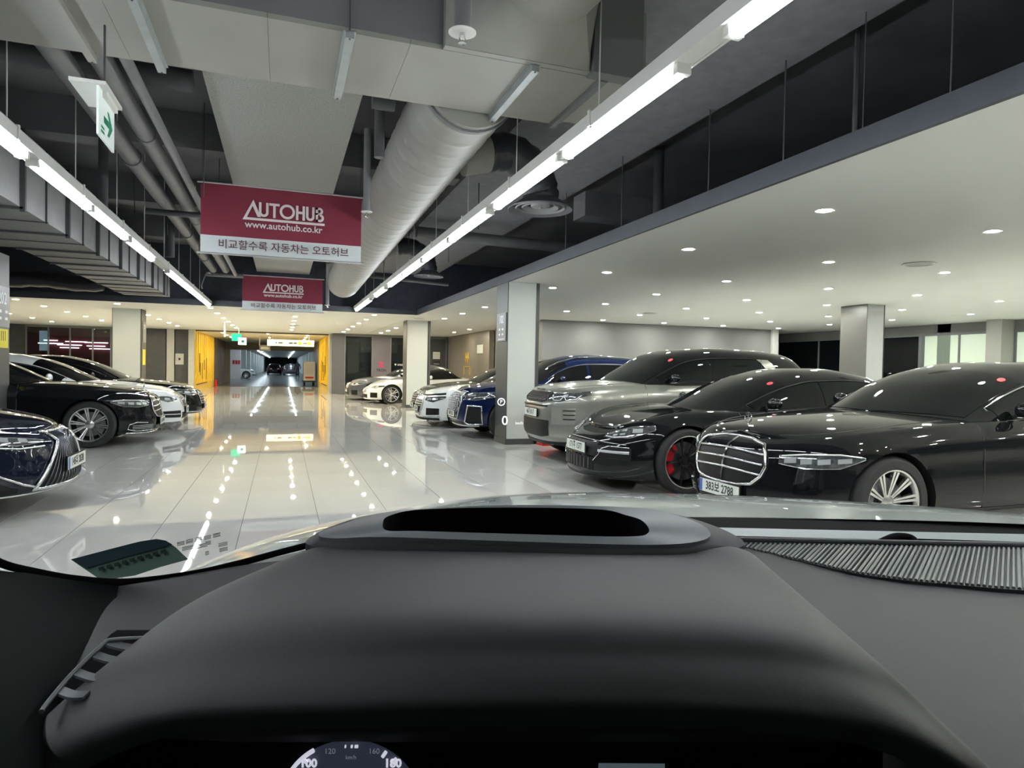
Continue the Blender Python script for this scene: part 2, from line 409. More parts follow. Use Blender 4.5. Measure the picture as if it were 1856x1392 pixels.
bx = MB().box(-4.58, -4.24, 33.1, 33.2, 1.25, 1.75).build('notice_board', WALLL); tag(bx, 'small pale cabinet on the charcoal wall left of the yellow portal', 'cabinet')
MB().box(-4.45, -4.37, 33.08, 33.1, 1.45, 1.55).build('handle', INK, bx)

# far hall behind the portal
struct(MB().box(-5.3, 3.7, 50, 150, 2.75, 2.85).build('ceiling', mat('far hall ceiling', (.22, .23, .23), rough=.7, noise=.2)))
struct(MB().box(-3.85, 2.3, 42.0, 50.0, 2.85, 2.95).build('ceiling', SOFFIT))
struct(MB().box(-5.3, 3.7, 49.8, 50.2, 2.33, 2.85).build('trim_6', mat('beige lintel', (.38, .35, .29), rough=.6, noise=.03)))
struct(MB().box(-5.3, 3.7, 150, 150.2, 0, 3).build('wall_far', mat('far end wall', (.05, .06, .08), rough=.5, noise=.5)))
FH = mat('far hall wall', (.75, .80, .80), rough=.6, noise=.08)
struct(MB().box(-5.3, -5.2, 42, 150, 0, 2.7).build('wall_far_left', FH)); struct(MB().box(3.6, 3.7, 42, 150, 0, 2.7).build('wall_far_right', FH))
struct(MB().box(-5.3, -3.45, 49.9, 50.1, 0, CH).build('wall_far_pier', WALLL))
struct(MB().box(2.1, 2.28, 41.8, 50, 0, CH).build('wall_portal_right_end', WALLL))
wpan = struct(MB().box(-5.2, -3.45, 62.0, 62.2, 0, 2.75).build('wall_white_panel', mat('white pink panel', (.72, .66, .68), rough=.5, noise=.02)))
for x_ in (-4.1, -3.88, -3.66): MB().box(x_, x_ + .16, 61.97, 61.99, 1.3, 1.65).build('emblem', mat('red print', (.6, .02, .05), rough=.5), wpan)
for k in range(9):
    for s, x in ((0, -3.9), (1, 2.75)):
        y = 68 + k * 9
        p = MB().box(x, x + .6, y, y + .6, 0, 2.75).build('pillar', FH)
        tag(p, '%s pale pillar in the far hall beyond the yellow portal, on the %s of the lane' % (['first', 'second', 'third', 'fourth', 'fifth', 'sixth', 'seventh', 'eighth', 'ninth'][k], ['left', 'right'][s]), 'pillar', 'pillars of the far hall')
FARL = mat('far hall tube', (1, 1, 1), emit=16, ecol=(.8, .93, 1))
for k in range(10):
    for s, x in ((0, -2.3), (1, 1.0)):
        y = 51 + k * 8.5
        p = MB().box(x, x + .09, y, y + 4.2, 2.60, 2.66).build('ceiling_lamp', FARL)
        tag(p, '%s strip light of the %s row in the far hall ceiling' % (['nearest', 'second', 'third', 'fourth', 'fifth', 'sixth', 'seventh', 'eighth', 'ninth', 'tenth'][k], ['left', 'right'][s]), 'lamp', 'strip lights of the far hall')

# ------------------------------------------------------------------ columns
def column(x0, x1, y0, y1, label, near_mat, sides, strip=None):
    """core block with claddings; sides: dict side->material"""
    t = thing('column', label, 'column', ((x0 + x1) / 2, (y0 + y1) / 2, 0))
    cx, cy = (x0 + x1) / 2, (y0 + y1) / 2; hx, hy = (x1 - x0) / 2, (y1 - y0) / 2
    MB().box(-hx + .012, hx - .012, -hy + .012, hy - .012, 0.0, CH).build('core', COLD, t)
    for side, m_ in sides.items():
        if side == 'near': MB().box(-hx + .015, hx - .03, -hy, -hy + .012, .1, CH - .0).build('panel', m_, t)
        if side == 'left': MB().box(-hx, -hx + .012, -hy, hy, .1, CH).build('panel', m_, t)
        if side == 'right': MB().box(hx - .012, hx, -hy, hy, .1, CH).build('panel', m_, t)
        if side == 'far': MB().box(-hx + .012, hx - .012, hy - .012, hy, .1, CH).build('panel', m_, t)
    MB().box(-hx - .01, hx + .01, -hy - .01, hy + .01, 0, .1).build('skirting', COLD, t)
    return t
c102 = column(3.70, 4.26, 10.87, 11.49, 'pale column with dark side and bay sign 102 beside the silver off-roader', COLW, {'near': COLW, 'left': COLD, 'right': COLD, 'far': COLW})
MB().box(.25, .31, -.32, .31, 0, CH).build('corner_strip', COLD, c102)
sp = MB().box(-.300, -.282, -.27, .22, 1.82, 2.32).build('sign_plate', SIGNG, c102)
Ml = lambda y, z: frame_m((-.302, y, z), (0, -1, 0), (0, 0, 1))
text('102', .20, SIGNW, Ml(-.03, 2.2), sp, sx=.8, bold=.002)
for (y, z) in ((.07, 2.03), (-.1, 2.03), (.07, 1.94), (-.1, 1.94)):
    MB().box(-.3025, -.3, y - .04, y + .03, z - .018, z + .018).build('lettering', SIGNW, sp)
MB().box(-.3025, -.3, -.2, .13, 1.85, 1.865).build('lettering', SIGNW, sp)
# column 202
c202 = column(-4.42, -3.80, 10.95, 11.58, 'charcoal column with bay sign 202 and yellow notice behind the navy saloon', COLW, {'near': COLD, 'left': COLD, 'right': COLD, 'far': COLW})
sp = MB().box(.305, .322, -.30, .29, 1.80, 2.38).build('sign_plate', SIGNG, c202)
Mr = lambda y, z, d=0: frame_m((.325 + d, y, z), (0, 1, 0), (0, 0, 1))
text('202', .24, SIGNW, Mr(.02, 2.2), sp, sx=.85, bold=.003)
for (y, z) in ((.17, 2.02), (-.05, 2.02), (.17, 1.92), (-.05, 1.92)):
    MB().box(.3225, .3245, y - .05, y + .04, z - .02, z + .02).build('lettering', SIGNW, sp)
yn = MB().box(.31, .318, -.28, .25, 1.5, 1.77).build('notice', YPAPER, c202, label='yellow printed notice')
for k in range(5): MB().box(.3185, .3195, -.15 + k * .07, -.13 + k * .07, 1.60, 1.74).build('lettering', INK, yn)
# second pair
c2 = column(3.80, 4.52, 21.3, 21.95, 'pale column with dark corners beside the white coupe', COLW, {'near': COLW, 'left': COLD, 'right': COLD, 'far': COLW})
MB().box(.36, .42, -.36, .3, 0, CH).build('corner_strip', COLD, c2)
c2l = column(-4.56, -3.82, 21.3, 21.95, 'pale grey column behind the white saloon on the left', COLW, {'near': COLW, 'left': COLD, 'right': COLD, 'far': COLW})
sp = MB().box(.372, .386, -.2, .25, 1.9, 2.5).build('sign_plate', SIGNG, c2l)
text('201', .2, SIGNW, frame_m((.388, .02, 2.35), (0, 1, 0), (0, 0, 1)), sp)
MB().box(.372, .38, -.2, .2, 1.25, 1.7).build('notice', YPAPER, c2l, label='yellow notice')
c3 = column(11.72, 12.22, 10.72, 11.42, 'grey column standing behind the black saloon at far right', COLW, {'near': mat('grey column panel', (.36, .37, .36), rough=.5, noise=.03), 'left': mat('brown grey cladding', (.085, .083, .075), rough=.4, noise=.05), 'right': COLD, 'far': COLD})

# ------------------------------------------------------------------ downlights
dl_f = MB().lathe([(.055, 0), (.085, -.004), (.09, 0), (.085, .004), (.055, .004)], n=24, cap=False).mesh('trim_ring', WHITEP, 40)
dl_d = MB().lathe([(.001, -.001), (.06, -.0015), (.06, .002), (.001, .003)], n=20).mesh('diffuser', DOWN, 40)
dl_w = dl_d.copy(); dl_w.materials.clear(); dl_w.materials.append(DOWNW)
xs = [4.72, 6.93, 9.08, 11.2, 13.4, 15.6]; ys = [4.82 + 2.16 * k for k in range(-3, 8)]
spots = []
for i, x in enumerate(xs):
    for j, y in enumerate(ys):
        if x > 7.3 and y > 18.2: continue
        if x > 15 and y < 4: continue
        spots.append((x, y, '%s right-hand row counted from the aisle' % ['first', 'second', 'third', 'fourth', 'fifth', 'sixth'][i], ['third behind the viewer', 'second behind the viewer', 'first beside the viewer', 'nearest', 'second', 'third', 'fourth', 'fifth', 'sixth', 'seventh', 'eighth'][j]))
for i, (x, nm) in enumerate(((4.2, 'in line with the right columns'), (2.55, 'right of the aisle lane'), (.36, 'over the middle of the aisle'), (-1.87, 'left of the aisle lane'), (-4.1, 'by the left column'), (-6.33, 'over the left-hand cars'), (-8.5, 'outermost left'))):
    for j, y in enumerate((19.7, 21.75, 23.85, 25.9, 28.0, 30.1)):
        if (i in (0,)) and y < 23: continue
        if i == 2 and j == 0: continue
        spots.append((x, y, 'far soffit row ' + nm, ['nearest', 'second', 'third', 'fourth', 'fifth', 'sixth'][j]))
for x, y in ((6.9, 24.9), (6.9, 27.3), (5.5, 29.5)): spots.append((x, y, 'group before the taupe wall', {24.9: 'nearest', 27.3: 'middle', 29.5: 'farthest'}[y]))
for x, y in ((-2.8, 35.2), (-.7, 34.8), (-2.8, 38), (1.2, 35.5), (1.2, 38.0), (-.7, 39.6), (-2.8, 40.6), (1.2, 40.6)): spots.append((x, y, 'group inside the yellow portal', {(-2.8, 35.2): 'near left one', (-.7, 34.8): 'near middle one', (-2.8, 38): 'second left one', (1.2, 35.5): 'near right one', (1.2, 38.0): 'second right one', (-.7, 39.6): 'far middle one', (-2.8, 40.6): 'far left one', (1.2, 40.6): 'far right one'}[(x, y)]))
for (x, y, row, nth) in spots:
    t = thing('downlight', 'recessed downlight, %s in the %s' % (nth, row), 'lamp', (x, y, CH - .004), 0, 'recessed downlights in the white soffit')
    link_mesh('trim_ring', dl_f, t); link_mesh('diffuser', dl_w if y > 18.9 else dl_d, t)
# a few more on the left, out of the picture, so the cars there are lit as in the photograph
# round air grilles in the soffit
gm = MB().lathe([(.0, .0), (.16, .0), (.17, .02)], n=24).mesh('face', mat('vent grey', (.35, .36, .33), rough=.5, noise=.05), 40)
for k, ((x, y), lb) in enumerate((((9.0, 15.0), 'over the grey core wall'), ((8.1, 6.6), 'over the black saloons'), ((.4, 26.5), 'in the aisle soffit'), ((4.0, 20.3), 'beside the second pale column'))):
    t = thing('ceiling_vent', 'round flush air vent in the white soffit ' + lb, 'vent', (x, y, CH - .01))
    link_mesh('face', gm, t); MB().lathe([(.17, -.004), (.2, -.006), (.205, .004), (.17, .004)], n=24, cap=False).build('ring', SOFFIT, t, 40)
# ================================================================== open ceiling: beams, ducts, pipes, trays
bm_ = struct(MB().box(-.68, .68, -9, 19.2, 3.85, TOPZ).build('trim_beam', SPRAY))
struct(MB().box(2.35, 4.07, -9, 18.6, 3.95, TOPZ).build('trim_beam', mat('grey concrete beam', (.22, .22, .24), rough=.85, noise=.1, bump=.3, bscale=10)))
for k, y in enumerate((1.2, 5.8, 9.1, 12.4, 15.7)):
    struct(MB().box(-13, -.68, y, y + .35, 4.0, TOPZ).box(.68, 2.35, y, y + .35, 4.0, TOPZ).build('trim_cross_beam', SLAB))
struct(MB().box(4.07, 5.2, 8.6, 9.0, 3.55, 3.9).build('trim_cross_beam', SLAB))
# wide cross duct
cd = thing('rectangular_duct', 'wide beige grey rectangular duct crossing over the aisle at the top', 'duct', (0, 4.48, 3.3))
for k, (x0, x1) in enumerate(((-9, -6.6), (-6.6, -4.5), (-4.5, -2.85), (-2.85, -1.75), (-1.75, -.95), (-.95, -.1), (-.1, .72), (.72, 1.5), (1.5, 2.0))):
    MB().box(x0 + .0012, x1 - .0012, -.44, .44, 0, .5).build('duct_section', DUCT, cd)
MB().box(-9, 2.0, -.445, -.44, .03, .5).build('shaded_side', DUCTD, cd, label='duct side with its shadow painted in')  # shadow on the duct's near side, put in as a darker sheet
# its right end: angle frame, then dark riser
MB().box(2.0, 2.05, -.46, .46, -.03, .5).build('end_flange', DUCTD, cd)
MB().box(2.05, 2.35, -.44, .44, .03, .5).build('end_box', DUCT, cd)
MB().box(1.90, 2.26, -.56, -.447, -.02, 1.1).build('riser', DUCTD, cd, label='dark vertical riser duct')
for x, m_ in ((-1.2, DUCT), (-.80, GALV), (.33, GALV), (1.50, GALV)):
    MB().box(x, x + .05, -.47, .47, -.045, -.003).box(x - .012, x + .062, -.47, .47, -.006, -.001).build('hanger_channel', m_, cd)
    MB().tube([(x + .025, -.46, -.05), (x + .025, -.46, 1.1)], .006, 6).tube([(x + .025, .46, -.05), (x + .025, .46, 1.1)], .006, 6).build('hanger_rod', PIPED, cd)
# transition box + round duct on its near side
tr = MB()
tr.prism([(.92, .0), (1.90, .0), (1.90, .55), (.92, .55)], -.50, -.446, 'y')
G = []
for k in range(33):
    a = 2 * pi * k / 32; rx = (1.50 + .37 * cos(a), -.72, .50 + .37 * sin(a))
    s_ = max(abs(cos(a)), abs(sin(a))); bx_ = (1.41 + .485 * cos(a) / s_, -.50, .275 + .27 * sin(a) / s_)
    G.append([Vector(bx_), Vector(rx)])
tr.grid(G)
tr.build('transition', DUCT, cd, 40)
def spiral(y0, y1, ax, az0, az1, R, pitch=.3, ny_per=10, n=40):
    G = []; N = int((y1 - y0) / pitch * ny_per)
    for i in range(N + 1):
        y = y0 + (y1 - y0) * i / N; row = []
        az = az0 + (az1 - az0) * i / N
        for k in range(n + 1):
            a = 2 * pi * k / n; ph = (y / pitch + k / n) % 1.0
            rr = R + .009 * math.exp(-((min(ph, 1 - ph) / .09) ** 2))
            row.append((ax + rr * cos(a), y, az + rr * sin(a)))
        G.append(row)
    return G
MB().grid(spiral(-3.6, -.72, 1.50, .50, .50, .37)).build('round_branch', DUCT, cd, 60)
sd = thing('spiral_duct', 'long round spiral-ribbed grey duct running down the aisle', 'duct', (1.365, 5, 3.56))
G = spiral(-.05, 11.2, 0, 0, -.22, .37)
MB().grid(G).build('duct_body', DUCT, sd, 60)
MB().lathe([(.001, -.055), (.369, -.055), (.369, -.05), (.001, -.05)], n=40, axis='y').build('end_plate', DUCT, sd, 40)
# end elbow of the spiral duct
el = []
for i in range(11):
    t = i / 10 * pi / 2; c = Vector((0, 11.2 + .45 * sin(t), -.22 + .45 - .45 * cos(t)))
    d = Vector((0, cos(t), sin(t))); u = Vector((1, 0, 0)); w_ = Vector((0, -sin(t), cos(t)))
    el.append([c + (u * cos(2 * pi * k / 32) + w_ * sin(2 * pi * k / 32)) * .378 for k in range(33)])
MB().grid(el).build('elbow', DUCT, sd, 60)
MB().lathe([(.372, .0), (.39, .0), (.39, .05), (.372, .05)], n=40, axis='y', cap=False).build('collar', DUCTD, sd, 40)
def branch(y, lab, s=1.0):
    b = thing('air_diffuser', lab, 'vent', (1.28, y, 3.56))
    MB().tube([(.455, 0, -.04), (.78, 0, .05)], .19 * s, 24).build('collar', DUCT, b, 40)
    pts = cat([(.74, 0, .05), (1.02, .03, .08), (1.3, .1, -.05), (1.40, .13, -.26), (1.41, .14, -.36)], 5)
    rr = [.2 * s * (1 + .05 * sin(i * 2.4)) for i in range(len(pts))]
    MB().tube(pts, rr, 22).build('flexible_elbow', BLACKF, b, 50)
    c = (1.41, .14, -.36)
    MB().lathe([(.19 * s, .02), (.19 * s, -.02), (.30 * s, -.07), (.355 * s, -.10), (.36 * s, -.085), (.31 * s, -.055), (.2 * s, .02)], c, n=40, cap=False).build('cone', PIPED, b, 40)
    MB().lathe([(.25 * s, -.065), (.27 * s, -.085), (.28 * s, -.075)], c, n=40, cap=False).lathe([(.15 * s, -.05), (.2 * s, -.08), (.21 * s, -.07)], c, n=40, cap=False).lathe([(.001, -.075), (.10 * s, -.065), (.11 * s, -.05)], c, n=30, cap=False).build('ring', DUCTD, b, 40)
    MB().lathe([(.001, -.085), (.02, -.083), (.02, -.07)], c, n=12).build('hub', SATIN, b)
    return b
branch(6.7, 'nearest round dark ceiling diffuser on a black elbow right of the spiral duct')
branch(12.6, 'second smaller-looking dark diffuser on black elbow further down the spiral duct', .8)
# ribbed panel duct on the left
RIBD = mat('dim grey duct paint', (.20, .20, .20), rough=.5, noise=.08)
RIBL = mat('dark rib', (.05, .05, .054), rough=.5, noise=.1)
rd = thing('ribbed_duct', 'huge panelled grey duct with stiffening ribs at upper left', 'duct', (-3.4, 11, 3.0))
ry = [5.2, 6.0, 7.0, 8.6, 10.2, 11.7, 13.2, 14.7, 16.2, 17.7, 18.7]
for k in range(len(ry) - 1):
    a, b_ = ry[k] - 11, ry[k + 1] - 11
    xl = -.65 if ry[k] > 11.6 else -.65 - (11.7 - ry[k]) * .16
    MB().prism([(xl + .3, 0), (.68, 0), (.68, .85), (xl, .85)], a + .003, b_ - .003, 'y').build('duct_section', RIBD, rd)
    for yy in (a, a + .5 * (b_ - a)):
        wdt = .03 if yy == a else .012
        MB().box(xl + .3, .68 + .03, yy - wdt, yy + wdt * .6, -.026 if yy == a else -.012, -.001).box(.681, .73 if yy == a else .70, yy - wdt, yy + wdt * .6, -.05 if yy == a else -.02, .85).build('rib', RIBL, rd)
bpy.context.view_layer.update()
# dark flexible duct lying behind it (left)
fd = MB().tube([(-7.2 + .18 * k, 17.6, 3.14 + .03 * sin(k * .7)) for k in range(19)], [.17 + .02 * (k % 2) for k in range(19)], 18).build('flexible_duct', BLACKF, None, 60)
tag(fd, 'black corrugated flexible duct above the left rear soffit edge', 'duct')
# three long pipes on the left
def pipe(pts, r, m_, label, cat_='pipe', flanges=(), grp=None):
    t = thing('pipe', label, cat_, pts[0], 0, grp)
    q = [Vector(p) - Vector(pts[0]) for p in pts]
    MB().tube(q, r, 16).build('pipe_run', m_, t, 50)
    for y in flanges: MB().tube([(0, y, 0), (0, y + .07, 0)], r * 1.18, 16).build('coupling', m_, t, 50)
    return t
pipe([(-1.53, 4.95, 3.5), (-1.53, 16.6, 3.5)], .085, PIPE, 'thick grey pipe, leftmost of the three long pipes beside the beam', flanges=(3, 7.2, 9.8))
pipe([(-1.26, 4.95, 3.52), (-1.26, 16.6, 3.5)], .08, PIPE, 'thick grey pipe, middle one of the three long pipes beside the beam', flanges=(2.2, 6.1))
pipe([(-1.08, 4.95, 3.5), (-1.07, 16.9, 3.44)], .042, PIPE, 'thin grey pipe, rightmost of the three long pipes beside the beam', flanges=(4,))
pipe([(-1.70, 16.95, 3.42), (-.9, 16.95, 3.42)], .05, PIPE, 'short grey cross pipe at the far end of the three long pipes')
pipe([(-1.75, 10.0, 3.36), (-.7, 10.0, 3.36)], .04, PIPED, 'dark support bar under the long pipes behind the big banner')
pipe([(-9, 6.7, 4.06), (-.8, 6.7, 3.90)], .10, PIPED, 'dark cross pipe passing under the slab left of the beam')
pipe([(.70, 5.75, 3.60), (.80, 5.75, 3.60), (.89, 5.75, 3.60)], .07, PIPED, 'short dark pipe stub crossing to the spiral duct')
pipe([(.80, 6.0, 3.2), (.80, 6.0, 3.82)], .045, PIPED, 'dark bent pipe rising between beam and spiral duct')
pipe([(1.75, 14.8, 3.32), (3.7, 15.3, 3.3)], .035, PIPE, 'thin grey pipe crossing at the far right under the slab')
pipe([(2.2, 11.5, 3.7), (6.3, 11.5, 3.62)], .1, PIPE, 'grey cross pipe above the right-hand fascia')
pipe([(4.9, 8.0, 3.05), (4.9, 8.0, 4.4)], .07, PIPED, 'dark vertical pipe in the void above the right fascia')
pipe([(-2.35, 6.2, 3.05), (-2.35, 6.2, 4.4)], .08, PIPED, 'dark vertical pipe at the upper left edge')
pipe([(-1.98, 8.8, 3.02), (-1.98, 8.8, 4.4)], .05, PIPED, 'dark vertical pipe behind the hanging exit plate')
pipe([(-1.75, 12.0, 3.05), (-1.75, 12.0, 4.4)], .07, PIPED, 'dark vertical pipe left of the long pipes near the big banner')
# sprinklers
def sprinkler(x, y, z, r, top, label):
    t = thing('sprinkler', label, 'sprinkler', (x, y, z))
    MB().tube([(0, 0, .01), (0, 0, top - z)], r * .62, 18).build('drop_pipe', PIPE, t, 50)
    MB().lathe([(.001, .012), (r, .004), (r, 0), (.001, -.002)], n=28).build('plate', WHITEP, t, 40)
    MB().tube([(0, 0, 0), (0, 0, -.02)], r * .2, 10).tube([(-r * .16, 0, -.015), (-r * .2, 0, -.03), (-r * .1, 0, -.05)], r * .06, 6).tube([(r * .16, 0, -.015), (r * .2, 0, -.03), (r * .1, 0, -.05)], r * .06, 6).lathe([(.001, -.05), (r * .3, -.052), (r * .3, -.056), (.001, -.058)], n=14).build('head', CHROME, t, 40)
sprinkler(.895, 3.47, 3.13, .075, 4.4, 'sprinkler head with white disc under a drop pipe at top centre')
sprinkler(.835, 7.2, 2.98, .06, 3.86, 'sprinkler head with small white disc at the right edge of the big banner')
sprinkler(1.06, 17.35, 2.86, .07, 4.45, 'far sprinkler head just right of the smaller banner')
# hanger rods over the soffit
for k, (x, y, r) in enumerate(((3.9, 3.0, .005), (3.95, 3.7, .004), (3.95, 4.5, .006), (4.0, 5.6, .006), (3.9, 7.2, .006), (3.95, 9, .005), (4.4, 4.2, .022), (2.6, 9, .008), (1.9, 10.6, .008), (2.9, 12, .006), (3.2, 14.5, .006), (2.2, 15.5, .006), (-2.45, 6.5, .008), (-2.0, 9.6, .008), (-1.7, 11.4, .01), (-1.45, 13.2, .008), (-1.3, 14.4, .008), (-2.3, 12.2, .008), (-.9, 8.6, .007), (-.8, 9.4, .007))):
    z0 = 2.9 if x > 3.7 else 3.3
    o = MB().tube([(x, y, z0), (x, y, 4.4)], r, 6).build('hanger_rod', PIPED)
    tag(o, 'thin dark suspension rod, %s of the aisle, %s' % ('right' if x > 0 else 'left', ['nearest over the fascia', 'second over the fascia', 'third over the fascia', 'fourth over the fascia', 'fifth over the fascia', 'sixth over the fascia', 'thick one over the fascia', 'by the spiral duct elbow', 'by the middle light tubes', 'over the far light tubes', 'by the far fascia corner', 'last by the far fascia', 'beside the near left tubes', 'behind the exit plate', 'left of the three pipes', 'between pipes and left tray', 'near the small banner', 'over the ribbed duct edge', 'left of the beam, nearer one', 'left of the beam, farther one'][k]), 'rod')
# ------------------------------------------------------------------ light trays
def tray(x, z, y0, y1, segs, label):
    t = thing('light_tray', label, 'lamp', (x, y0, z))
    MB().box(-.05, .05, 0, y1 - y0, .035, .09).box(-.065, -.05, 0, y1 - y0, .03, .12).box(.05, .065, 0, y1 - y0, .03, .12).build('channel', TRAY, t)
    for (a, b_) in segs:
        MB().box(-.042, .042, a - y0, a - y0 + .04, -.02, .036).box(-.042, .042, b_ - y0 - .04, b_ - y0, -.02, .036).build('end_cap', WHITEP, t)
        MB().tube([(0, a - y0 + .04, 0.004), (0, b_ - y0 - .04, 0.004)], .036, 12, upv=(0, 0, 1)).build('tube', TUBE, t, 50)
    for k in range(int((y1 - y0) / 1.6)):
        y = .9 + k * 1.6
        MB().box(-.075, .075, y - .015, y + .015, .03, .135).tube([(0, y, .12), (0, y, 4.4 - z)], .005, 6).build('bracket', WHITEP, t)
    return t
segR = [(1.2 - 1.57 * 3, 2.68 - 1.57 * 3), (1.2 - 3.14, 2.68 - 3.14), (-.37, 1.1), (1.12, 2.56), (2.93, 4.42), (4.48, 6.06), (6.26, 7.84), (7.9, 9.45), (9.55, 11.1), (11.15, 12.7), (13.2, 14.7), (15.6, 17.1), (17.2, 18.75)]
tray(1.93, 2.88, -5, 18.85, segR, 'right-hand suspended white tray of bright light tubes')
segL = [(-3.4, -1.9), (-1.8, -.3), (-.2, 1.3), (1.4, 2.9), (2.95, 4.4), (4.45, 5.8), (5.98, 7.5), (7.56, 9.12), (9.28, 10.85), (12.2, 13.7), (13.8, 15.3), (15.4, 16.9), (17.1, 18.75)]
tray(-1.82, 2.83, -5, 18.85, segL, 'left-hand suspended white tray of bright light tubes')
# ------------------------------------------------------------------ banners
def banner(y, label):
    wd, hb = 1.0, .0; z0, z1 = 2.70, 3.60
    t = thing('hanging_banner', label, 'banner', (0, y, z0))
    n = 24
    def sheet(za, zb):
        G = [[(-.97 + 1.94 * i / n, .006 * sin(i * .9) , za + (zb - za) * j) for j in (0, 1)] for i in range(n + 1)]
        return G
    hgt = .86
    MB().solid(sheet(.22, hgt), lambda i, j: (-.97 + 1.94 * i / n, .006 * sin(i * .9) + .004, .22 + (hgt - .22) * j)).build('cloth', MAROON, t, 60)
    MB().solid(sheet(0, .22), lambda i, j: (-.97 + 1.94 * i / n, .006 * sin(i * .9) + .004, .22 * j)).build('white_band', BANW, t, 60, label='white lower band')
    MB().tube([(-1.01, 0, -.004), (1.01, 0, -.004)], .012, 10).build('bottom_rail', SATIN, t, 50)
    MB().tube([(-1.01, 0, hgt + .004), (1.01, 0, hgt + .004)], .012, 10).build('top_rail', SATIN, t, 50)
    for x in (-.955, .955): MB().tube([(x, 0, hgt + .01), (x, 0, hgt + .03), (x, 0, 4.45 - z0)], .003, 6).lathe([(.012, 0), (.016, .02), (.012, .04)], (x, 0, hgt + .01), n=10).build('cord', PIPED, t)
    F = lambda x, z: frame_m((x, -.012, z), (1, 0, 0), (0, 0, 1))
    # AUTOHUB mark: open triangle on a long underline, then the letters
    b = .435; h0 = .245
    lg = MB()
    x0, x1 = -.49, .50; bb, tt = .475, .72
    lg.prism([(x0, bb - .03), (x1, bb - .03), (x1, bb), (x0 + .05, bb), (x0 + .115, bb + .145), (x0 + .175, bb + .015), (x0 + .215, bb + .015), (x0 + .125, tt - .02)], -.014, -.009, 'y')
    lg.build('logo', PINKW, t)
    U = lambda cx, wd_, top, bot, st: None
    L = MB(); st = .030; yb, yt = bb + .018, bb + .20
    def bar(xa, xb, za, zb): L.prism([(xa, za), (xb, za), (xb, zb), (xa, zb)], -.014, -.009, 'y')
    def ring(cx, cz, ro, ri, a0, a1, n_=18, sq=1.0):
        G = []
        for i in range(n_ + 1):
            a = a0 + (a1 - a0) * i / n_; G.append(((cx + ro * cos(a) * sq, -.014, cz + ro * sin(a)), (cx + ri * cos(a) * sq, -.014, cz + ri * sin(a))))
        L.grid([list(r) for r in G]); L.grid([[(p[0], -.009, p[2]) for p in r] for r in G])
    x = -.300                                           # U
    bar(x, x + st, yb + .06, yt); bar(x + .085, x + .085 + st, yb + .06, yt); ring(x + .0575, yb + .06, .0575, .0575 - st, pi, 2 * pi)
    x = -.178; bar(x, x + .125, yt - st, yt); bar(x + .047, x + .047 + st, yb, yt - st)        # T
    ring(.040, yb + .091, .093, .093 - st, 0, 2 * pi, 30)                                         # O
    x = .145; bar(x, x + st, yb, yt); bar(x + .08, x + .08 + st, yb, yt); bar(x + st, x + .08, yb + .08, yb + .08 + st)   # H
    x = .268; 
    bar(x, x + st, yb + .055, yt); bar(x + .075, x + .075 + st, yb + .055, yt); ring(x + .0525, yb + .055, .0525, .0525 - st, pi, 2 * pi)  # U
    x = .390
    bar(x - .0, x + st * .9, yb, yt); ring(x + .045, yt - .045, .045, .018, -pi / 2, pi / 2); ring(x + .05, yb + .05, .052, .022, -pi / 2, pi / 2); bar(x, x + .05, yt - .027, yt); bar(x, x + .05, yb, yb + .028); bar(x, x + .05, yb + .088, yb + .112)  # B
    L.build('lettering', PINKW, t)
    text('www.autohub.co.kr', .118, PINKW, F(0.005, .385), t, bold=.002, sx=.99)
    text('비교할수록 자동차는 오토허브', .128, MARINK, F(0.02, .112), t, bold=.0006, sx=.99)
    return t
banner(8.95, 'large maroon hanging banner nearest the camera above the aisle')
banner(17.85, 'smaller-looking maroon hanging banner further down the aisle')
# ------------------------------------------------------------------ exit signs
t = thing('exit_sign', 'pale hanging exit plate with green arrow at upper left', 'sign', (-1.0, 4.47, 2.88))
MB().box(-.13, .05, -.20, .20, .0, .02).build('mount_plate', WHITEP, t)
MB().box(-.02, .035, -.10, .16, -.035, 0).build('housing', WHITEP, t)
MB().box(0, .012, -.18, .18, -.27, .0).build('panel', ACRYL, t)
MB().box(-.005, .004, -.01, .01, .02, .415).build('rod', PIPED, t)
ar = [(-.07, -.13), (.05, -.13), (.01, -.08), (.05, -.08), (.13, -.15), (.05, -.22), (.01, -.22), (.05, -.17), (-.07, -.17)]
MB().prism(ar, .0125, .0135, 'x').prism(ar, -.0015, -.0005, 'x').build('arrow', GREENP, t)
MB().box(.0125, .0135, -.13, -.06, -.24, -.225).box(.0125, .0135, -.13, -.06, -.215, -.20).build('lettering', GREENP, t)
t = thing('exit_sign', 'lit green and white exit light box hanging before the yellow portal', 'sign', (-1.75, 30.0, 2.18))
MB().box(-.28, .10, 0, .08, .12, .42).build('green_box', GREENL, t)
MB().box(-.02, .30, -.04, .04, -.04, .26).build('white_box', WHITEL, t)
MB().tube([(.0, .04, .4), (0, .04, .67)], .015, 6).build('rod', WHITEP, t)
MB().box(.1, .22, -.045, -.04, .05, .16).build('pictogram', GREENP, t)
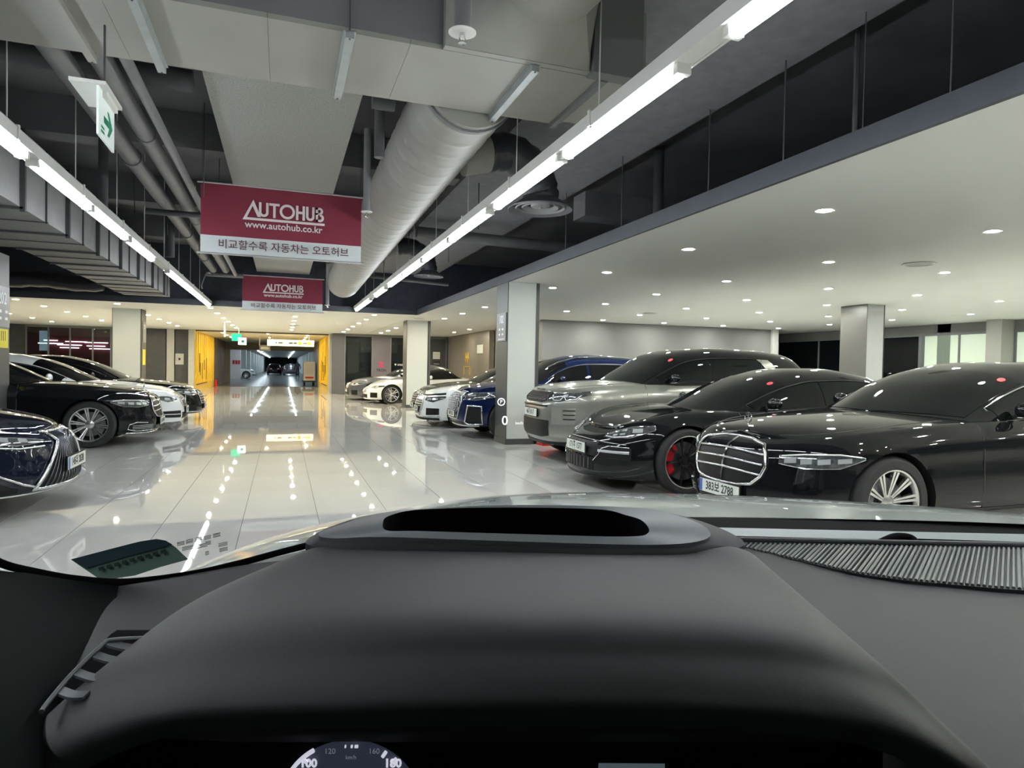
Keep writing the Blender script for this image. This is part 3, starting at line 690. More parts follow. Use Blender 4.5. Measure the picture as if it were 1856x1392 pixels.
# lit direction board in the portal
t = thing('direction_board', 'long pale yellow lit direction board hanging inside the yellow portal', 'sign', (.4, 36.0, 2.3))
MB().box(-1.15, 1.15, -.06, .06, 0, .32).build('box', mat('lit cream board', (.9, .8, .5), emit=.9, ecol=(1, .88, .55)), t)
for x0_, x1_ in ((-.75, -.68), (-.62, -.4), (-.1, .1), (.13, .3), (.6, .8)): MB().box(x0_, x1_, -.068, -.06, .12, .19).build('lettering', INK, t)
for x in (.45, .9): MB().lathe([(.001, -.07), (.1, -.07), (.1, -.06)], (x, 0, .16), 'y', 18).build('symbol', YELLOW, t)
for x in (-.9, .9): MB().tube([(x, 0, .3), (x, 0, .5)], .012, 6).build('rod', WHITEP, t)
t = thing('height_sign', 'small framed sign hanging in the middle of the portal', 'sign', (-.9, 37.5, 2.05))
MB().box(-.28, .28, -.03, .03, 0, .3).build('board', FRAME, t); MB().box(-.2, .2, -.04, -.03, .08, .22).build('face', WALLL, t)
for x in (-.26, .26): MB().box(x - .02, x + .02, -.02, .02, .3, .8).build('post', WHITEP, t)
t = thing('hanging_bar_lamp', 'short vertical white tube hanging from the soffit left of the small banner', 'lamp', (-2.0, 26.0, 2.3))
MB().tube([(0, 0, 0), (0, 0, .4)], .03, 10).build('tube', WHITEP, t, 50); MB().tube([(0, 0, .4), (0, 0, .54)], .01, 6).build('rod', WHITEP, t)
# loose grey cable
c_ = MB().tube(cat([(-1.55, 16.2, 3.35), (-1.60, 15.9, 3.3), (-1.68, 15.8, 3.05), (-1.68, 15.9, 2.97)], 6), .015, 8).build('cable', PIPE, None, 50)
tag(c_, 'loose grey cable looping down to the far end of the left light tray', 'cable')
# wall marks by the taupe wall
g_ = MB().prism([(0, 0), (.06, .22), (.12, 0)], 0, .02, 'y').prism([(0, -.02), (.06, -.2), (.12, -.02)], 0, .02, 'y').prism([(.16, 0), (.22, .22), (.28, 0)], 0, .02, 'y').prism([(.16, -.02), (.22, -.2), (.28, -.02)], 0, .02, 'y').box(-.12, .42, 0, .02, -.32, -.29).box(-.12, -.09, 0, .02, -.6, -.32).box(.39, .42, 0, .02, -.6, -.32).build('wall_emblem', mat('gold emblem', (.75, .5, .08), rough=.35, metal=.4))
g_.location = (7.66, 28.3, 1.75); g_.rotation_euler = (0, 0, -pi / 2); g_.scale = (1.9, 1.9, 1.2)
tag(g_, 'gold double-diamond emblem on the taupe wall behind the right-hand cars', 'emblem')
n_ = MB().box(7.66, 7.69, 25.6, 26.4, 1.95, 2.3).build('notice_sheet', PLATEW); tag(n_, 'pale notice sheet on the taupe wall beside column 102', 'notice')
# red extinguishers / covers
def extinguisher(x, y, label):
    t = thing('fire_extinguisher', label, 'extinguisher', (x, y, 0))
    RED = mat('extinguisher red', (.55, .015, .01), rough=.3)
    MB().lathe([(.001, .02), (.085, .02), (.09, .05), (.09, .42), (.06, .48), (.03, .50), (.03, .53), (.001, .53)], n=20).build('cylinder', RED, t, 40)
    MB().box(-.03, .09, -.015, .015, .53, .56).box(-.03, .07, -.015, .015, .57, .59).build('valve', INK, t)
    MB().tube(cat([(.04, 0, .54), (.12, 0, .45), (.11, 0, .2)], 5), .012, 8).build('hose', INK, t)
    MB().box(-.13, .13, -.13, .13, 0, .02).build('stand', RED, t)
    t.scale = (.8, .8, .8)
extinguisher(-3.6, 41.2, 'red fire extinguisher standing at the end of the left yellow wall')
extinguisher(3.55, 11.25 - .35 + 22.4, 'small red extinguisher by the glass shop front') if False else None
rc = thing('red_stand', 'red tapered stand on the floor at the foot of column 102', 'stand', (4.50, 10.72, 0))
RED2 = mat('red plastic', (.50, .02, .012), rough=.35, noise=.1)
MB().prism([(-.19, 0), (.22, 0), (.08, .26), (-.14, .26)], -.12, .12, 'y').build('body', RED2, rc)
MB().box(-.22, .25, -.15, .15, 0, .025).build('base', RED2, rc)
# thing: utility cart in the portal
t = thing('utility_cart', 'small white box cart parked against the right side inside the portal', 'cart', (1.62, 44.5, 0))
MB().box(-.34, .34, -.8, .8, .35, 1.55).build('box', mat('cart white', (.6, .6, .55), rough=.4, noise=.03), t)
MB().box(-.27, .27, -.815, -.8, .75, 1.5).build('rear_panel', WALLL, t); MB().box(-.25, .25, -.83, -.81, .48, .6).build('tail_lamp', REDC, t)
MB().box(-.4, .4, -.75, .75, .25, .35).build('chassis', INK, t)
for sx in (-.28, .28):
    for sy in (-.5, .5): MB().lathe([(.001, -.05), (.17, -.05), (.17, .05), (.001, .05)], (sx, sy, .17), 'x', 16).build('wheel', RUBBER, t, 40)
# ================================================================== cars
def paint(name, col, metal=0.0, noise=0.0):
    dark = max(col) < .05
    return mat(name, col, rough=0.035 if dark else (.35 if metal < .3 else .28), metal=metal, coat=0.0 if dark else 1.0, spec=.42 if dark else .25, noise=noise, nscale=300)
P_BLACK = paint('black car paint', (.006, .0065, .008))
P_NAVY = paint('navy car paint', (.006, .009, .02))
P_BLUE = paint('blue car paint', (.005, .012, .049), .0)
P_WHITE = paint('white car paint', (.78, .81, .81))
P_SILVER = paint('silver green car paint', (.26, .265, .24), .55)
P_GREY = paint('grey car paint', (.11, .115, .13), .5)

class Car:
    """Body surface: a plan outline of rounded-off corners, raised through a height profile, with a crowned top.
    b = metres back from the front bumper, s = metres round the outline from the front centre (+ = car's left)."""
    def __init__(c, S):
        c.S = S; L, Wd = S['L'], S['W'] / 2
        cf, cr_ = S.get('cf', .85), S.get('cr', .7); e = S.get('ef', 2.9); er = 3.2
        pts = []
        nf = 26
        for i in range(nf + 1):
            a = pi / 2 * i / nf
            pts.append((cf * (1 - max(cos(a), 0) ** (2 / e)), Wd * .985 * sin(a) ** (2 / e) if i < nf else Wd * .985))
        # superellipse oriented so that the face is flat: swap exponents
        pts = []
        for i in range(nf + 1):
            a = pi / 2 * i / nf
            y = sin(a) ** (2 / e); x = 1 - cos(a) ** (2 / S.get('ef2', 2.2)) if i < nf else 1.0
            pts.append((cf * x, Wd * y))
        nm = 44
        for i in range(1, nm): pts.append((cf + (L - cf - cr_) * i / nm, Wd))
        for i in range(15):
            a = pi / 2 * (1 - i / 14)
            y = sin(a) ** (2 / er) if i < 14 else 0.0; x = 1 - (cos(a) ** (2 / 2.2) if i > 0 else 0)
            pts.append((L - cr_ * x, Wd * y))
        c.waist = lambda b: 1 - .035 * ((b - L * .55) / (L * .55)) ** 2
        c.out = [Vector((b, y * c.waist(b))) for b, y in pts]
        c.nor = []; c.arc = [0]
        for i, p in enumerate(c.out):
            a = c.out[max(i - 1, 0)]; b = c.out[min(i + 1, len(c.out) - 1)]
            t = (b - a).normalized(); n = Vector((-t.y, t.x)); c.nor.append(n)
            if i: c.arc.append(c.arc[-1] + (p - c.out[i - 1]).length)
        c.nor[0] = Vector((-1, 0)); c.nor[-1] = Vector((1, 0))
        c.N = len(c.out)
    def zb(c, b): return spline(c.S['zb'], b)
    def zs(c, b): return spline(c.S['zs'], b)
    def o_at(c, s):
        s = abs(s); i = 0
        import bisect
        i = min(max(bisect.bisect_right(c.arc, s) - 1, 0), c.N - 2)
        t = (s - c.arc[i]) / (c.arc[i + 1] - c.arc[i])
        p = c.out[i].lerp(c.out[i + 1], t); n = c.nor[i].lerp(c.nor[i + 1], t); n.normalize()
        return p, n
    def off(c, n, v):
        w = n.x * n.x; f = c.S['front'] if n.x < 0 else c.S['rear']
        return w * spline(f, v) + (1 - w) * spline(c.S['side'], v)
    def pv(c, s, v, off=0.0):
        p, n = c.o_at(s)
        q = p - n * (c.off(n, v) - off)
        z = c.zb(p.x) + (c.zs(p.x) - c.zb(p.x)) * v
        return Vector((-q.x, q.y if s >= 0 else -q.y, z))
    def pz(c, s, z, off=0.0):
        p, n = c.o_at(s); v = (z - c.zb(p.x)) / (c.zs(p.x) - c.zb(p.x))
        v = min(max(v, 0), 1); q = c.pv(s, v, off)
        return q
    def s_of_b(c, b):
        for i in range(1, c.N):
            if c.out[i].x >= b: 
                t = (b - c.out[i - 1].x) / max(c.out[i].x - c.out[i - 1].x, 1e-6); return c.arc[i - 1] + (c.arc[i] - c.arc[i - 1]) * t
    def top(c, s, t, off=0.0):
        """t=1 at the shoulder, 0 at the centre line"""
        e = c.pv(s, 1.0); b = -e.x
        hump = spline(c.S['crown'], b)
        bulge = c.S.get('fender', 0) * math.exp(-((abs(t) - .86) / .12) ** 2) * math.exp(-((b - .9) / .7) ** 2)
        z = e.z + hump * (1 - abs(t) ** 2.4) + bulge
        return Vector((e.x, e.y * t, z + off))
    def body(c):
        m = MB(); vs = [0, .04, .1, .18, .28, .38, .48, .58, .68, .76, .83, .89, .94, .975, 1.0]
        ts = [.96, .9, .82, .72, .6, .45, .3, .15, 0.0]
        G = []
        for i in range(c.N):
            s = c.arc[i]
            row = [Vector((c.pv(s, 0).x, 0, c.zb(c.out[i].x))), ]
            row += [c.pv(s, v) for v in vs] + [c.top(s, t) for t in ts]
            G.append(row)
        for r in (G[0], G[-1]):
            for p in r: p.y = 0
        m.grid(G); m.grid([[Vector((p.x, -p.y, p.z)) for p in r] for r in G][::-1])
        return m
    # greenhouse
    def gh(c, b, th, off=0.0):
        """b along, th 0 (belt) .. pi/2 (roof centre); signed th for the right side"""
        S = c.S; prof = S['roof']; b0, b1 = prof[0][0], prof[-1][0]
        zt = spline(prof, b); zbelt = c.zs(b) + .0
        u = (b - b0) / (b1 - b0)
        Wb = (S['W'] / 2 - S.get('inset', .10)) * (1 - .10 * max(0, (u - .55) / .45) ** 2) * (1 - .04 * max(0, (.2 - u) / .2))
        H = max(zt - zbelt, .004); a = abs(th); n = S.get('gn', 3.6)
        y = Wb * max(cos(a), 0) ** (2 / n); z = H * sin(a) ** (2 / n)
        y -= z * S.get('tumble', .30) * (y / Wb) 
        f = (abs(y) / Wb) ** 2
        wf = max(0, 1 - u / .42); wr = max(0, (u - .6) / .4)
        x = b + f * (S.get('bow', .34) * wf - .22 * wr)
        # outward direction approx for offsets
        return Vector((-x, (y if th >= 0 else -y), zbelt - .012 + z))
    def ghn(c, b, th, off):
        p = c.gh(b, th); e = .02
        du = c.gh(b + e, th) - c.gh(b - e, th); dv = c.gh(b, th + e) - c.gh(b, th - e)
        n = du.cross(dv)
        if n.length < 1e-9: return p
        n.normalize()
        ctr = Vector((p.x, 0, c.zs(b) - .1))
        if n.dot(p - ctr) < 0: n = -n
        return p + n * off
    def cabin(c):
        b0, b1 = c.S['roof'][0][0], c.S['roof'][-1][0]; G = []; m = MB(); nb = 46
        ths = [pi / 2 * (i / 16) for i in range(17)]; al = [-t for t in ths[::-1]][:-1] + [0.0]
        for i in range(nb + 1):
            b = b0 + (b1 - b0) * i / nb
            G.append([c.gh(b, t) for t in ths] + [Vector((q.x, -q.y, q.z)) for q in [c.gh(b, t) for t in ths[::-1]]][0:0] + [])
        G2 = [[Vector((p.x, -p.y, p.z)) for p in r] for r in G]
        full = [r + r2[::-1][1:] for r, r2 in zip(G, G2)]
        m.grid(full)
        return m

def patch_s(c, lo, hi, off=.004, n=14, thick=.012, k=4, side=1):
    """body patch between two polylines lo, hi of (s, z) over the same s-range"""
    s0, s1 = lo[0][0], lo[-1][0]; G = []; B = []
    for i in range(n + 1):
        s = s0 + (s1 - s0) * i / n; a = lin(lo, s); b = lin(hi, s); r = []; r2 = []
        for j in range(k + 1):
            z = a + (b - a) * j / k
            r.append(c.pz(s * side, z, off)); r2.append(c.pz(s * side, z, off - thick))
        G.append(r); B.append(r2)
    m = MB(); m.solid(G, lambda i, j: B[i][j])
    return m
def lin(pts, x):
    if x <= pts[0][0]: return pts[0][1]
    for (a, b), (c_, d) in zip(pts, pts[1:]):
        if x <= c_: return b + (d - b) * (x - a) / max(c_ - a, 1e-9)
    return pts[-1][1]
def line_s(c, pts, r, off=.004, side=1, k=5, closed=False, flat=None, n=8):
    """tube along (s, z) points on the body"""
    q = []
    P2 = list(pts) + ([pts[0]] if closed else [])
    for (a, b), (c_, d) in zip(P2, P2[1:]):
        for j in range(k): t = j / k; q.append(((a + (c_ - a) * t), b + (d - b) * t))
    if not closed: q.append(P2[-1])
    return MB().tube([c.pz(s * side, z, off) for s, z in q], r, n, closed=closed, flat=flat)

def wheel_meshes(kind, R, rim, wd=.23):
    """axis along y, outer face towards +y; returns dict of meshes"""
    out = {}
    h = wd / 2
    out['tyre'] = MB().lathe([(rim, -h * .92), (rim + .01, -h), (R - .03, -h), (R - .006, -h * .8), (R, -h * .45), (R, h * .45), (R - .006, h * .8), (R - .03, h), (rim + .01, h), (rim, h * .92)], n=44, axis='y', cap=False).mesh('tyre', RUBBER, 40)
    m = MB(); m.lathe([(rim + .002, -h * .92), (rim - .02, -h * .6), (rim - .03, 0), (rim - .022, h * .7), (rim - .012, h * .86), (rim + .004, h * .9), (rim + .006, h * .82)], n=44, axis='y', cap=False)
    def spoke(a, w0, w1, r0, r1, y0, y1, th=.018, tw_=0.0, mi=0):
        ca, sa = cos(a), sin(a); cb_, sb_ = cos(a + tw_), sin(a + tw_)
        def P(r, t, y, C, S_): return (r * C - t * S_, y, r * S_ + t * C)
        vs = [P(r0, -w0, y0, ca, sa), P(r0, w0, y0, ca, sa), P(r1, w1, y1, cb_, sb_), P(r1, -w1, y1, cb_, sb_),
              P(r0, -w0, y0 - th * 1.6, ca, sa), P(r0, w0, y0 - th * 1.6, ca, sa), P(r1, w1, y1 - th * 1.6, cb_, sb_), P(r1, -w1, y1 - th * 1.6, cb_, sb_)]
        m.add(vs, [(0, 1, 2, 3), (7, 6, 5, 4), (0, 4, 5, 1), (1, 5, 6, 2), (2, 6, 7, 3), (3, 7, 4, 0)], mi)
    yo = h * .78; yi = h * .42
    if kind == 'multi':
        for k in range(20):
            a = 2 * pi * k / 20 + (.035 if k % 2 else -.035)
            spoke(a, .006, .011, .055, rim - .012, yi, yo, tw_=(.05 if k % 2 else -.05))
    elif kind == 'thin10':
        for k in range(10): spoke(2 * pi * k / 10, .010, .012, .05, rim - .012, yi, yo)
    elif kind == 'double5':
        for k in range(10):
            a = 2 * pi * (k // 2) / 5; d = .10 if k % 2 else -.10
            spoke(a + d, .012, .016, .05, rim - .012, yi, yo, tw_=d * .9)
    else:
        for k in range(5):
            spoke(2 * pi * k / 5, .026, .02, .05, rim - .012, yi, yo); spoke(2 * pi * (k + .5) / 5, .01, .014, .05, rim - .012, yi, yo)
    m.lathe([(.001, yi + .012), (.03, yi + .01), (.062, yi), (.066, yi - .03)], n=24, axis='y')
    RIMB = mat('black rim', (.012, .012, .013), rough=.15, coat=1)
    RIMS = mat('silver rim', (.70, .70, .69), rough=.22, metal=.85)
    mm = RIMB if kind == 'thin10' else RIMS
    out['wheel'] = m.mesh('wheel', mm, 40)
    out['barrel'] = MB().lathe([(rim - .024, -h * .8), (rim - .034, -h * .2), (rim - .03, h * .6)], n=40, axis='y', cap=False).lathe([(.001, -h * .3), (rim - .03, -h * .3), (rim - .03, -h * .34), (.001, -h * .34)], n=40, axis='y').mesh('barrel', BLKPL, 40)
    if kind == 'thin10':
        out['rim_edge'] = MB().lathe([(rim + .004, h * .9), (rim - .008, h * .93), (rim - .012, h * .86)], n=44, axis='y', cap=False).mesh('rim_edge', RIMS, 40)
    out['brake_disc'] = MB().lathe([(.06, h * .02), (rim - .075, h * .02), (rim - .075, -h * .1), (.06, -h * .1)], n=32, axis='y', cap=False).mesh('brake_disc', mat('brake steel', (.25, .25, .26), rough=.35, metal=.9), 30)
    cm = MB(); G = []
    for i in range(11):
        a = radians(-42 + 95 * i / 10)      # on the rear side of the hub (local x = forward)
        G.append([(r * cos(a), y, r * sin(a)) for r, y in ((rim - .13, h * .30), (rim - .05, h * .36), (rim - .04, -h * .1))])
    cm.solid([[Vector(p) for p in r] for r in G], lambda i, j: Vector(G[i][j]) + Vector((0, -.05, 0)))
    out['caliper'] = cm.mesh('caliper', REDC if kind == 'thin10' else DUCTD, 50)
    return out
_wm = {}

def polyx(c, pts, side=1):   # closed list
    return [(s * side, z) for s, z in pts]

def make_car(S, X, Y, deg, label, paint_m, roof_m=None, group=None, detail=2):
    c = Car(S); L, Wd = S['L'], S['W'] / 2
    t = thing('car', label, 'car', (X, Y, 0), radians(deg), group)
    roof_m = roof_m or paint_m
    # body with wheel arches cut
    wb0, wb1 = S['axle'], S['axle'] + S['wb']; R = S['R']; ar = R + S.get('gap', .035)
    bm = c.body(); body = bm.build('body', [paint_m, BLKPL], t)
    cut = MB()
    for b in (wb0, wb1):
        for sg in (-1, 1):
            y0, y1 = sorted((sg * (Wd - .30), sg * (Wd + .2)))
            n = 40; vs = []; 
            prof = [(ar * cos(2 * pi * k / n), R + ar * sin(2 * pi * k / n)) for k in range(n)]
            prof = [(x, max(z, .02)) for x, z in prof]
            cut.lathe([(ar, y0), (ar, y1)], (-b, 0, R), 'y', n)
    cme = cut.mesh('cut', [BLKPL, BLKPL]); co = bpy.data.objects.new('cut', cme); COL.objects.link(co); co.parent = t
    for f in cme.polygons: f.material_index = 1
    md = body.modifiers.new('b', 'BOOLEAN'); md.operation = 'DIFFERENCE'; md.object = co; md.solver = 'EXACT'
    bpy.context.view_layer.update()
    dg = bpy.context.evaluated_depsgraph_get()
    nm = bpy.data.meshes.new_from_object(body.evaluated_get(dg)); old = body.data
    body.modifiers.clear()
    if len(nm.polygons) > 500: body.data = nm; bpy.data.meshes.remove(old)
    bpy.data.objects.remove(co); bpy.data.meshes.remove(cme)
    body.data.name = 'body'; shade(body.data, 32)
    # cabin
    c.cabin().build('roof', roof_m, t, 45, label=S.get('rooflabel'))
    pf = S['roof']; b0, b1 = pf[0][0], pf[-1][0]
    wsb, rfb = S['ws']     # windshield from..to (b)
    def ghpatch(ba, bb, ta, tb, nb, nt, name, m_, off=.005, both=True, lab=None, skew=0.0, parent=None):
        G = []
        for i in range(nb + 1):
            row = []
            for j in range(nt + 1):
                th = ta + (tb - ta) * j / nt; b = ba + (bb - ba) * i / nb
                row.append(c.ghn(b + skew * (j / nt), abs(th), off) if th >= 0 else (lambda q: Vector((q.x, -q.y, q.z)))(c.ghn(b, -th, off)))
            G.append(row)
        o = MB().solid(G, lambda i, j: G[i][j] * 1 + Vector((0, 0, -.012))).build(name, m_, parent or t, 40, label=lab)
        return o
    ta = S.get('ap', .62)
    # windshield: full width grid across
    G = []
    for i in range(15):
        b = wsb + (rfb - wsb) * i / 14; row = []
        for j in range(25):
            a = ta + (pi - 2 * ta) * j / 24
            q = c.ghn(b, a if a <= pi / 2 else pi - a, .004)
            if a > pi / 2: q.y = -q.y
            row.append(q)
        G.append(row)
    ws = MB().solid(G, lambda i, j: G[i][j] + Vector((-.01, 0, -.012))).build('windshield', CARGLASS, t, 40)
    if S.get('sticker'):
        st = []
        for i in range(18):
            a = 2 * pi * i / 18; q = c.ghn(S['sticker'] + .045 * sin(a), .88 + .055 * cos(a), .010); st.append(q)
        ctr = sum(st, Vector()) / 18
        MB().add(st + [p + Vector((-.004, 0, -.004)) for p in st] , [tuple(range(18)), tuple(range(35, 17, -1))] + [(i, (i + 1) % 18, 18 + (i + 1) % 18, 18 + i) for i in range(18)]).build('sticker', REDST, t, label='red oval sticker on the windshield')
    # side windows
    tg = S.get('tg', .50)
    for sg in (1, -1):
        for wi, (ba, bb) in enumerate(S['side_glass']):
            G = []
            for i in range(13):
                u = i / 12; row = []
                for j in range(6):
                    v = j / 5; b = ba + (bb - ba) * u
                    if wi == 0: b += 0.0
                    if wi == len(S['side_glass']) - 1 and u == 1: b = bb
                    bb_ = bb - S.get('rearlean', .25) * v if wi == len(S['side_glass']) - 1 else bb
                    b = ba + (bb_ - ba) * u
                    q = c.ghn(b, .02 + (tg - .02) * v, .005)
                    if sg < 0: q.y = -q.y
                    row.append(q)
                G.append(row)
            o = MB().solid(G, lambda i, j: G[i][j] + Vector((0, -.012 * sg, 0))).build('side_window', CARGLASS, t, 40)
        # window surround
        if S.get('trim', True):
            a0 = S['side_glass'][0][0] - .02; a1 = S['side_glass'][-1][1]; rl = S.get('rearlean', .25); pts = []
            for i in range(31): pts.append((a0 + (a1 - a0) * i / 30, .005))
            up = []
            for i in range(31): up.append((a0 + (a1 - rl - a0) * i / 30, tg + .03))
            path = [c.ghn(b, th, .006) for b, th in pts] + [c.ghn(a1 - rl * v, .02 + tg * v, .006) for v in (.3, .6, .9)] + [c.ghn(b, th, .006) for b, th in up[::-1]]
            if sg < 0: path = [Vector((p.x, -p.y, p.z)) for p in path]
            MB().tube(path, .007, 6, closed=True).build('window_trim', CHROME if S.get('trim') == 'chrome' else BLKPL, t, 50)
        # pillars (B post)
        # mirror
        mb = S['side_glass'][0][0] + S.get('mirb', .22); p = c.gh(mb, .06); y = p.y
        rz = Vector((p.x, y, c.zs(mb) + .03))
        M_ = []
        for i in range(9):
            a = i / 8; M_.append(Vector((p.x + .02 - .02 * a, y + .03 + .20 * a, rz.z + .055 + .015 * a)))
        rr = [.045, .07, .08, .085, .085, .08, .072, .055, .02]
        q = [Vector((v.x, v.y * sg, v.z)) for v in M_]
        mo = MB().tube(q, [x_ * .82 for x_ in rr], 14, flat=.62).build('mirror', S.get('mirm') or paint_m, t, 50)
        MB().tube([Vector((p.x + .01, (y - .02) * sg, rz.z - .01)), Vector((p.x + .02, (y + .05) * sg, rz.z + .02)), q[2]], .02, 8).build('arm', BLKPL, mo, 50)
        if detail > 1: MB().tube([v + Vector((.02, 0, -.058)) for v in q[1:-1]], .006, 6).build('trim_strip', CHROME, mo, 50)
        # door shut lines and handles
        if detail > 1:
            for bd in S['doors']:
                s = c.s_of_b(bd)
                MB().tube([c.pv(s * sg, v, .0) for v in (.12, .3, .5, .7, .85, .95, 1.0)], .004, 6).build('shut_line', INK, body, 50)
            for bh in S['handles']:
                s = c.s_of_b(bh)
                MB().tube([c.pv((s + d) * sg, .80, .022) for d in (-.11, -.05, .05, .11)], .013, 8, flat=.7).build('door_handle', CHROME if S.get('trim') == 'chrome' else paint_m, t, 50)
            # character line strip along the sill
            MB().tube([c.pv((c.s_of_b(wb0 + ar + .1 + (S['wb'] - 2 * ar - .2) * i / 12)) * sg, .10, .006) for i in range(13)], .014, 8, flat=.5).build('sill', BLKPL, t, 50)
    # bonnet shut line
    if detail > 1:
        for sg in (1, -1):
            s0, s1 = c.s_of_b(.12 if 'hood0' not in S else S['hood0']), c.s_of_b(wsb - .02)
            MB().tube([c.top((s0 + (s1 - s0) * i / 20) * sg, .0 + (.86 if i > 1 else .8), .0) for i in range(21)], .0035, 6).build('shut_line', INK, body, 50)
    # wheels
    key = (S['wheel'], R, S['rim'])
    if key not in _wm: _wm[key] = wheel_meshes(*key)
    wm = _wm[key]
    for b in (wb0, wb1):
        for sg in (1, -1):
            w = link_mesh('wheel', wm['wheel'], t, (-b, sg * (Wd - .145), R))
            if sg < 0: w.scale = (1, -1, 1)
            for nme in wm:
                if nme != 'wheel': link_mesh(nme, wm[nme], w)
    # front details
    S['face'](c, t, paint_m, body)
    # tail lamps
    for sg in (1, -1):
        s1 = c.arc[-1]; zz = c.zs(L) - .12
        patch_s(c, [(s1 - .85, zz - .12), (s1 - .35, zz - .12)], [(s1 - .85, zz), (s1 - .35, zz)], side=sg, n=8).build('tail_lamp', mat('tail lamp red', (.25, .01, .01), rough=.1, coat=1), t, 40)
    return t

def plate(c, t, z, txt, small=False, w=.52, h=.11, s=0.0, band=True, off=.02):
    p, n = c.o_at(.001); q = c.pz(0.0001, z, off)
    pl = MB().box(-.008, .004, -w / 2, w / 2, -h / 2, h / 2).build('number_plate', PLATEW, t)
    pl.location = (q.x + .004, 0, z)
    MB().box(-.012, -.003, -w / 2 - .012, w / 2 + .012, -h / 2 - .012, h / 2 + .012).build('frame', BLKPL, pl)
    if band: MB().box(.0035, .0055, -w / 2 + .002, -w / 2 + .04, -h / 2 + .003, h / 2 - .003).build('band', PLATEB, pl)
    # the reader looks from the front: right = car's left (+y)
    text(txt, .098, INK, frame_m((.0055, .012 if band else 0, .0), (0, 1, 0), (0, 0, 1)), pl, depth=.001, bold=.0015, sx=.80)
    return pl

def lamp(c, t, lo, hi, elems, side, drl=None, base=LAMPD):
    h = patch_s(c, lo, hi, off=.006, n=22, k=3, side=side).build('headlight', base, t, 40)
    for (a, b, za, zb_) in elems:
        lo2, hi2 = [(a, za), (b, za + .01)], [(a, zb_), (b, zb_ + .01)]
        patch_s(c, lo2, hi2, off=.012, n=5, k=1, side=side, thick=.004).build('lens', LAMPL, h, 40)
    if drl: line_s(c, drl, .006, .012, side).build('light_strip', mat('headlight strip', (.85, .88, .9), rough=.15, metal=.3), h, 50)
    ring = lo + hi[::-1]
    line_s(c, ring, .004, .007, side, closed=True, k=5, n=6).build('rim', CHROME if base is LAMPD else BLKPL, h, 50)
    return h
def grille(c, t, ring, fill_lo, fill_hi, rr=.012, frame=CHROME, bars=(), vbars=(), barm=CHROME, barr=.008, off=.012, bg=BLKPL, flat=None):
    gr = patch_s(c, fill_lo, fill_hi, off=.006, n=24, k=4).build('grille', bg, t, 40)
    line_s(c, ring, rr, off, closed=True, k=6, n=8).build('frame', frame, gr, 50)
    for b in bars: line_s(c, b, barr, off + .002, k=8, n=8, flat=flat).build('bar', barm, gr, 50)
    for b in vbars: line_s(c, b, barr * .9, off + .0, k=6, n=6).build('bar', barm, gr, 50)
    return gr

# --- faces ------------------------------------------------------------------
def face_s(c, t, pm, body):
    H = .80
    ring = [(-.455, .60), (-.44, .70), (-.40, .765), (-.20, .795), (0, .80), (.20, .795), (.40, .765), (.44, .70), (.455, .60), (.42, .52), (.34, .45), (.20, .425), (0, .42), (-.20, .425), (-.34, .45), (-.42, .52)]
    lo = [(-.455, .60), (-.42, .52), (-.34, .45), (-.2, .425), (.2, .425), (.34, .45), (.42, .52), (.455, .60)]
    hi = [(-.455, .61), (-.44, .70), (-.40, .765), (-.2, .795), (.2, .795), (.40, .765), (.44, .70), (.455, .61)]
    bars = [[(-.43, z), (-.2, z + .015), (0, z + .02), (.2, z + .015), (.43, z)] for z in (.69, .61, .53)]
    grille(c, t, ring, lo, hi, .013, bars=bars, vbars=[[(0, .425), (0, .80)]], barr=.010)
    for k in range(11):
        pass
    for sg in (1, -1):
        lamp(c, t, [(.56, .64), (.75, .615), (1.0, .63), (1.18, .70)], [(.56, .70), (.75, .725), (1.0, .735), (1.18, .715)],
             [(.60, .69, .645, .685), (.72, .80, .645, .685), (.84, .93, .65, .69), (.98, 1.08, .665, .70)], sg, drl=[(.58, .70), (.75, .722), (1.0, .733), (1.15, .718)])
        # lower intake with chrome surround
        iv = patch_s(c, [(.42, .245), (.80, .245), (.92, .27)], [(.42, .33), (.80, .37), (.92, .34)], off=.005, n=14, side=sg).build('air_intake', BLKPL, t, 40)
        line_s(c, [(.40, .235), (.80, .235), (.94, .27), (.92, .34), (.80, .375), (.60, .36)], .009, .010, sg).build('chrome_blade', CHROME, iv, 50)
        for z in (.27, .295, .32): line_s(c, [(.46, z), (.86, z)], .004, .010, sg).build('slat', SATIN, iv, 50)
    line_s(c, [(-.95, .205), (-.5, .195), (0, .19), (.5, .195), (.95, .205)], .010, .004).build('lip_trim', CHROME, t, 50)
    patch_s(c, [(-.36, .235), (.36, .235)], [(-.36, .31), (.36, .31)], off=.004, n=8).build('lower_grille', BLKPL, t, 40)
    plate(c, t, .355, c.S['plate'])
    # ring-and-star ornament on the bonnet
    q = c.top(.10, 0.0); o = MB()
    ox = -.10 - .16; zc = c.top(c.s_of_b(.26), 0).z
    o.tube([(ox, .042 * cos(2 * pi * i / 20), zc + .065 + .042 * sin(2 * pi * i / 20)) for i in range(20)], .0055, 6, closed=True)
    for a in (90, 210, 330): o.tube([(ox, 0, zc + .065), (ox, .04 * cos(radians(a)), zc + .065 + .04 * sin(radians(a)))], .0045, 6)
    o.tube([(ox, 0, zc - .005), (ox, 0, zc + .025)], [.012, .004], 8)
    o.build('bonnet_ornament', CHROME, t, 50)
    qb = c.top(c.s_of_b(.16), 0)
